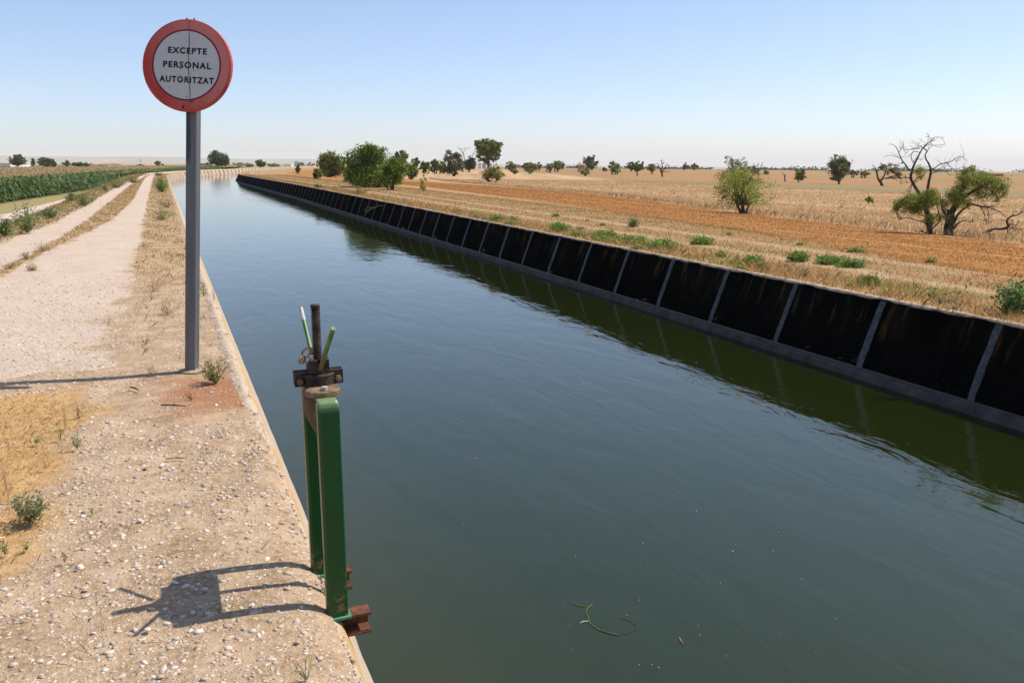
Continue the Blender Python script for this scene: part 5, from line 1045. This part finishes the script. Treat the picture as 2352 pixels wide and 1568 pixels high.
for q, (lb, bx, by, tp, hf, fl) in enumerate((('small green weed with pink flowers over the dark wall rim', 1140, 509, 494, 14, 1), ('upright leafy weed on the rim, right of the pink flowers', 1285, 531, 510, 18, 0), ('low green weed left of the longest green mat on the rim', 1392, 545, 531, 26, 0), ('longest leafy green mat on the far rim, left half', 1450, 558, 540, 34, 0), ('longest leafy green mat on the far rim, right half', 1520, 570, 548, 34, 0),
        ('dark leafy weed beside the track behind the long mat', 1612, 560, 545, 26, 1), ('bright low weed on the rim between mat and round clump', 1728, 607, 592, 20, 0), ('round bright green clump in the middle of the far verge', 1836, 599, 578, 22, 1), ('flat green clump right of the round bright one', 1902, 604, 590, 24, 1), ('sparse green clump, third in the row on the far verge', 1956, 612, 599, 26, 1),
        ('lone low green weed near the rim, right part', 1998, 654, 641, 16, 0), ('tall branching green weed at the right picture edge', 2330, 722, 640, 46, 2), ('thin long stemmed weed leaning over the rim at right', 2185, 726, 640, 36, 3), ('pale grey green grass patch before the robinia trees', 822, 446, 428, 40, 4), ('little dark weed on the rim below the robinia trees', 731, 432, 420, 8, 0), ('pale grey weed in the track of the far bank', 1455, 520, 504, 10, 4))):
    c = {0: (0.15, 0.29, 0.05), 1: (0.16, 0.28, 0.055), 2: (0.14, 0.25, 0.07), 3: (0.17, 0.2, 0.08), 4: (0.21, 0.23, 0.11)}[fl]
    weed(lb, bx, by, by - (by - tp) * (0.8 if fl < 2 else 1), hf * (1.35 if fl < 2 else 1), c, 1100 if fl != 3 else 60, 0.05 if fl != 4 else 0.07, 34 if fl != 3 else 9, seed=60 + q, flowers=((0.50, 0.30, 0.48), 16, 0.028) if fl in (1, 2) else None, name='weed_clump', group=FB, asp=0.5 if fl != 4 else 0.12, dry=0.08)
weed('thin green grass stems rising at the bottom edge by the gate', 704, 1560, 1478, 44, (0.2, 0.24, 0.07), 8, 0.02, 7, seed=58, name='grass_tuft', cat='grass tuft', asp=0.1)
for q, (bx, by, tp, hf) in enumerate(((152, 985, 900, 16), (105, 1075, 1030, 14), (20, 1150, 1040, 8), (492, 690, 655, 10), (250, 745, 712, 12))):
    weed(('tall dry straw tuft above the two green seedlings', 'fan of pale straw in the orange patch', 'lone tall straw at the left edge of the orange patch', 'straw tuft on the canal side of the verge', 'pale straw tuft on the gravel edge left of the post')[q], bx, by, tp, hf, (0.6, 0.45, 0.24), 10, 0.015, 9, seed=52 + q, name='straw_tuft', cat='straw tuft', stem_col=M_STRAW, dry=1.0, asp=0.15)
rgw = np.random.default_rng(9); proto = weed('small low green weed scattered in the dry grass of the far bank', 1660, 590, 580, 14, (0.15, 0.26, 0.055), 300, 0.045, 16, seed=59, name='weed_clump', group='small scattered weeds on the far bank', dry=.15)
for q in range(26):
    c = proto.copy(); COL.objects.link(c); ss_ = rgw.uniform(7, 24); tt_ = rgw.choice([rgw.uniform(.12, .5), rgw.uniform(.5, 1.3), rgw.uniform(2.2, 4)]); x_, y_ = at_sq(ss_, width(ss_) + tt_)
    c.location = (float(x_), float(y_), float(h_right(np.array(tt_)))); k_ = rgw.uniform(.5, 1.25); c.scale = (k_ * rgw.uniform(.8, 1.5), k_ * rgw.uniform(.8, 1.5), k_ * .8); c.rotation_euler = (0, 0, rgw.uniform(0, 6))
    for ch in proto.children: d = ch.copy(); COL.objects.link(d); d.parent = c; d.matrix_parent_inverse = Matrix.Translation(-proto.location)
# dry stalks in the tall grass
for q, (bx, by, tp, lb) in enumerate(((1548, 447, 432, 'small bare dry stalk tuft in the pale field, left one'), (1935, 478, 458, 'dry bare stalks standing in the tall grass, left group'), (1975, 484, 462, 'dark bare stalks standing in the tall grass, right group'))):
    weed(lb, bx, by, tp, 12 if q == 0 else 20, (0.3, 0.2, 0.12), 12, 0.04, 9, seed=90 + q, name='dry_stalks', stem_col=M_STEMD, dry=1.0, cat='stalks')

# ------------------------------------------------------------------ single stones, sticks
for q, (lb, x, y, w_, tall_, cl) in enumerate((('long flat pale stone at the tip of the gate shadow', 340, 1449, 32, .45, (0.70, 0.58, 0.48)), ('flat grey white stone left of the gate shadow', 215, 1412, 20, .4, (0.66, 0.58, 0.52)), ('dark angular stone in front of the gate shadow', 531, 1444, 11, .9, (0.30, 0.22, 0.18)), ('flat white slab of stone above the middle of the bank', 335, 1076, 22, .35, (0.70, 0.64, 0.58)),
        ('flat white stone just right of the pale slab', 372, 1070, 24, .3, (0.74, 0.68, 0.62)), ('pale half buried round stone in the middle of the bank', 322, 1198, 17, .8, (0.72, 0.60, 0.48)), ('squarish cream stone at the left edge', 3, 1238, 16, .6, (0.72, 0.60, 0.42)), ('pale cream stone, right one of two in front of the orange patch', 181, 1303, 14, .8, (0.74, 0.62, 0.48)), ('pale cream stone, left one of two in front of the orange patch', 166, 1288, 11, .7, (0.7, 0.6, 0.48)),
        ('triangular white stone close to the near gate foot', 715, 1320, 10, 1.0, (0.74, 0.68, 0.6)), ('pale stone lying across the shadow of the lifting nut', 402, 1340, 18, .5, (0.66, 0.58, 0.52)), ('round grey stone on the rim above the gate', 600, 997, 9, .7, (0.55, 0.47, 0.4)))):
    p = hit(x, y); p[2] += 0.005; r = w_ * p[1] / F / 2.4
    V, Fc = stones(np.array([[0, 0, 0.0]]), np.array([r]), np.random.default_rng(200 + q), flat=(tall_ * .7, tall_ * .75))
    o = mesh_tris('stone', V, Fc, M_STONE, np.repeat(np.array([cl]), 12, 0)); o.location = p + np.array([0, 0, r * .22 * tall_]); tag(o, lb, 'stone')
    md_ = o.modifiers.new('round', 'BEVEL'); md_.width = r * 0.18; md_.segments = 2
for q, (lb, x0, y0, x1, y1) in enumerate((('dry grey stick lying on the reddish soil', 370, 934, 428, 936), ('thin pale straw lying across the middle of the bank', 382, 1058, 424, 1056), ('short thin twig left of the reddish soil', 300, 892, 320, 900))):
    a, b = hit(x0, y0), hit(x1, y1); mb = MB(); md_ = (a + b) / 2 + np.array([0, .01, 0]); mb.tube(np.array([a, md_, b]) + np.array([0, 0, .012]), [.005, .006, .003], 6); tag(mb.build('stick', M_DEAD if q != 1 else M_STEMD), lb, 'stick')
mb = traced([[(868, 474, .6), (852, 480, .6), (838, 486, .4)], [(860, 477, .5), (846, 476, .4), (836, 482, .4)], [(852, 480, .4), (840, 490, .3)], [(862, 476, .5), (872, 472, .4), (884, 472, .4)]], U1, float(at(868, 468)[1]) - 0.15, np.random.default_rng(4), 0.1); tag(mb.build('dead_twigs', M_STEMD), 'brown tangle of dead twigs hanging over the dark wall rim', 'twigs')

# ------------------------------------------------------------------ far buildings
def m_wall(name, c): return m_noise(name, c, tuple(q * .88 for q in c), 0.8, 0.9)
M_WHITE, M_CREAM, M_PINK, M_GREY, M_BRICK, M_TILE, M_REDT, M_GLASS = m_wall('white_render', (.72, .70, .66)), m_wall('cream_render', (.74, .64, .52)), m_wall('pink_render', (.50, .27, .22)), m_wall('grey_concrete', (.42, .44, .47)), m_wall('brown_wall', (.34, .23, .16)), m_wall('roof_tile', (.42, .26, .17)), m_wall('red_roof', (.48, .13, .09)), m_wall('dark_opening', (.05, .05, .06))
def building(label, x0, x1, ytop, yeave, ybase, D, wall, roof, gable='x', depth=8.0, wins=(), name='house', yaw=0.0, flat=False, cat='building'):
    if D is None: D = float(hit((x0 + x1) / 2, ybase)[1])
    c = at_depth((x0 + x1) / 2, ybase, D); c[2] = min(c[2], gz(c[0], c[1])) ; W_ = (x1 - x0) * D / F; m_ = D / F
    zt = at_depth((x0 + x1) / 2, yeave, D)[2] - c[2]; zr = at_depth((x0 + x1) / 2, ytop, D)[2] - c[2]
    root = empty(name, tuple(c), label, cat); root.rotation_euler = (0, 0, yaw)
    mb = MB(); w2 = W_ / 2; mb.box((0, depth / 2, (zt - 3) / 2), (W_, depth, zt + 3))
    if not flat and gable == 'y': mb.add([(-w2, .0, zt), (w2, 0, zt), (0, 0, zr - .06), (-w2, depth, zt), (w2, depth, zt), (0, depth, zr - .06)], [(0, 1, 2), (3, 5, 4)])
    mb.build('walls', wall, root); mb = MB(); ov = 0.4
    if flat: mb.box((0, depth / 2, zr - .15), (W_ + .3, depth + .3, .3))
    elif gable == 'x': mb.add([(-w2 - ov, -ov, zt), (w2 + ov, -ov, zt), (w2 + ov, depth / 2, zr), (-w2 - ov, depth / 2, zr), (-w2 - ov, depth + ov, zt), (w2 + ov, depth + ov, zt)], [(0, 1, 2, 3), (3, 2, 5, 4), (0, 3, 4), (1, 5, 2)])
    else: mb.add([(-w2 - ov, -ov, zt - .1), (0, -ov, zr), (w2 + ov, -ov, zt - .1), (-w2 - ov, depth + ov, zt - .1), (0, depth + ov, zr), (w2 + ov, depth + ov, zt - .1)], [(0, 3, 4, 1), (1, 4, 5, 2)])
    mb.build('roof', roof, root)
    for (fx, fz, fw, fh) in wins:
        mb = MB(); mb.box(((fx - .5) * W_, -.03, zt * fz), (W_ * fw, .1, zt * fh)); mb.build('window', M_GLASS, root)
    return root
building('white flat fronted shed at the far left edge of the maize', -8, 24, 374.5, 376, 383.5, 345, M_WHITE, M_WHITE, flat=True, depth=14, wins=((.55, .55, .07, .2), (.72, .55, .07, .2), (.86, .55, .05, .2)), name='shed')
building('low white shed showing between the first tree and the poplar', 56, 72, 378.5, 379.8, 383, 420, M_WHITE, M_GREY, name='shed')
building('tan roofed shed peeping behind the bright shrubby tree', 133, 145, 377.8, 379.6, 383, 380, M_CREAM, M_TILE, name='shed'); building('little tiled shed between the low bushes and the farmhouse', 190, 199, 378, 379.8, 383, 380, M_CREAM, M_TILE, name='shed')
fh = building('long farmhouse with cream walls and tan tiled roof', 215, 247, 374.5, 378, 383.5, 400, M_CREAM, M_TILE, wins=((.3, .5, .05, .3), (.7, .5, .05, .3)), depth=14); building('dark gabled barn end joined to the long farmhouse', 203, 218, 375, 378, 383.5, 396, M_GREY, M_TILE, gable='y', depth=12, name='barn')
building('brown roofed barn half hidden behind the maize horizon', 311, 336, 376.8, 380.6, 386, 420, M_BRICK, M_TILE, gable='y', depth=16, name='barn')
p = at_depth(322.5, 384, 470); mb = MB(); tp = at_depth(322.5, 363.5, 470); p[2] = gz(p[0], p[1]); mb.tube([p, tp], [.16, .10], 6); mb.tube([tp - [1.2, 0, 1.2], tp + [1.2, 0, -1.2]], .07, 4); mb.tube([tp - [.9, 0, 2.1], tp + [.9, 0, -2.1]], .07, 4); tag(mb.build('power_pole', M_GREY), 'thin power pole with crossarms behind the brown roofed barn', 'pole')
building('long white factory hall left of the grey tower', 652, 669, 376.8, 377.6, 383, 1500, M_WHITE, M_WHITE, flat=True, depth=30, name='factory_hall'); building('grey concrete silo tower over the far fields', 677, 687, 370.5, 371, 384, 1520, M_GREY, M_GREY, flat=True, depth=14, name='silo_tower', cat='tower'); building('low white block right of the grey silo tower', 697, 712, 378, 378.6, 384, 1540, M_WHITE, M_GREY, flat=True, depth=20, name='block')
building('pink walled house between the dark and the tall round tree', 1331, 1343, 376, 379, 391, 318, M_PINK, M_TILE, name='house', wins=((.5, .6, .15, .2),)); building('white farm block left of the tall plane tree', 1098, 1106, 375, 375.8, 393, 420, M_WHITE, M_GREY, flat=True, name='block'); building('pale grey farm block just behind the plane tree trunk', 1104, 1116, 377, 377.8, 393, 440, M_GREY, M_GREY, flat=True, name='block')
building('long low barn with a red roof behind the dead branches', 2143, 2203, 400, 402.6, 408.5, 560, M_WHITE, M_REDT, depth=14, name='barn', wins=((.2, .5, .04, .3), (.45, .5, .04, .3), (.7, .5, .04, .3)))
building('brown stone house with a tiled roof at the far right', 2273, 2304, 394.5, 399, 412, 330, M_BRICK, M_TILE, depth=10, wins=((.3, .6, .08, .2), (.7, .6, .08, .2)))
# far tree lines on the right, one mass each along the horizon
rg = np.random.default_rng(77); C_ = []
for x in np.linspace(1180, 2352, 520):
    if vnoise(np.array(x), np.array(0.0), 0.021, 3) + 0.35 * rg.random() > 0.66:
        D = rg.uniform(700, 1500); yb = 391 + (x - 1180) / 1172 * 16; p = at_depth(x, yb, D); z0 = gz(p[0], p[1]); hh = rg.uniform(1.2, 3.6)
        q = rg.normal(size=(26, 3)) * np.array([hh * 1.5, hh * 1.5, hh * .3]); C_.append(np.array([p[0], p[1], z0 + hh * .4]) + q)
C_ = np.concatenate(C_); c = leaf_cols(np.arange(len(C_)) // 26, len(C_) // 26, (0.07, 0.095, 0.05), .3, rg)
tag(quads('far_tree_line', leaf_quads(C_, rg.uniform(1.4, 2.6, len(C_)), .7, rg), M_LEAF, None, c), 'hazy blue green line of far off trees across the plain', 'trees', kind='stuff')

# ------------------------------------------------------------------ things afloat
rg = np.random.default_rng(55)
k = NT('foam'); k.fin((0.36, 0.35, 0.31), 0.8, 0.2); M_FOAM = k.mat
base_f = None; pts = [(1090, 936), (1063, 968), (1094, 1051), (1250, 1209), (1477, 1246), (1683, 1265), (1690, 1250), (1680, 1162), (1735, 1143), (1776, 1265), (1788, 1222), (1656, 1193), (1655, 1338), (1920, 1420), (1874, 1496), (1497, 1525), (1513, 1532), (1316, 1488), (1604, 1436), (1607, 1457), (1440, 1412), (1625, 1340), (1690, 1275), (1470, 1300), (1390, 1010), (1480, 1040), (1560, 1130), (1600, 1172), (1250, 985), (1180, 1010), (1130, 930), (1340, 880), (1545, 985), (1420, 1130), (1840, 1330), (1300, 1120)]
pts += [(rg.uniform(1000, 1950), rg.uniform(880, 1540)) for _ in range(26)]
for q, (x, y) in enumerate(pts):
    p = at(x, y, -0.897); s_, q_ = to_sq(p[0], p[1])
    if q_[0] < 1.0: continue
    if base_f is None:
        V, Fc = stones(np.array([[0, 0, 0.0]]), np.array([1.0]), rg, flat=(.3, .35)); base_f = mesh_tris('foam_fleck', V, Fc, M_FOAM); o = base_f
    else: o = base_f.copy(); COL.objects.link(o)
    r = rg.uniform(0.002, 0.0045) if q < 36 else rg.uniform(0.0015, 0.003)
    o.location = p; o.scale = (r * rg.uniform(1, 1.8), r, r); o.rotation_euler = (0, 0, rg.uniform(0, 3)); tag(o, 'tiny pale fleck of foam drifting on the green water', 'foam fleck', 'foam flecks on the water')
ZF = lambda x, y: at((2040 + x * .32313) / 1.6327, (2220 + y * .32313) / 1.6327, -0.896)
root = empty('floating_stem', tuple(ZF(530, 320)), 'yellow green curved water plant stem drifting near the bottom', 'plant stem'); MIr = Matrix.Translation(-root.location)
M_WEED = m_noise('water_stem', (0.10, 0.12, 0.025), (0.20, 0.21, 0.05), 20, 0.5)
mb = MB(); mb.tube([ZF(560, 135), ZF(530, 165), ZF(500, 190), ZF(490, 230), ZF(510, 280), ZF(525, 330), ZF(550, 375), ZF(635, 430), ZF(720, 460), ZF(860, 492)], .0024, 6); mb.build('stem', M_WEED, root).matrix_parent_inverse = MIr
mb = MB(); mb.tube([ZF(325, 118), ZF(410, 148), ZF(530, 170)], .0016, 5); mb.build('side_shoot', M_WEED, root).matrix_parent_inverse = MIr
mb = MB(); mb.tube([ZF(885, 292), ZF(980, 315), ZF(1045, 355), ZF(1075, 390), ZF(1055, 430), ZF(980, 468), ZF(930, 482)], .0015, 5); mb.build('side_shoot', m_noise('sunken_stem', (0.05, 0.055, 0.025), (0.10, 0.10, 0.045), 20, 0.6), root).matrix_parent_inverse = MIr
mb = MB(); mb.tube([ZF(418, 358), ZF(450, 338), ZF(490, 336), ZF(525, 333)], [.001, .0042, .004, .001], 6); mb.build('pale_leaf', M_FOAM, root).matrix_parent_inverse = MIr
mb = MB(); mb.tube([ZF(1568, 515), ZF(1585, 555), ZF(1618, 600)], [.002, .0042, .001], 6); tag(mb.build('leaf', m_noise('orange_leaf', (.40, .14, .05), (.5, .22, .10), 30, .6)), 'narrow orange dead leaf floating right of the curved stem', 'leaf')
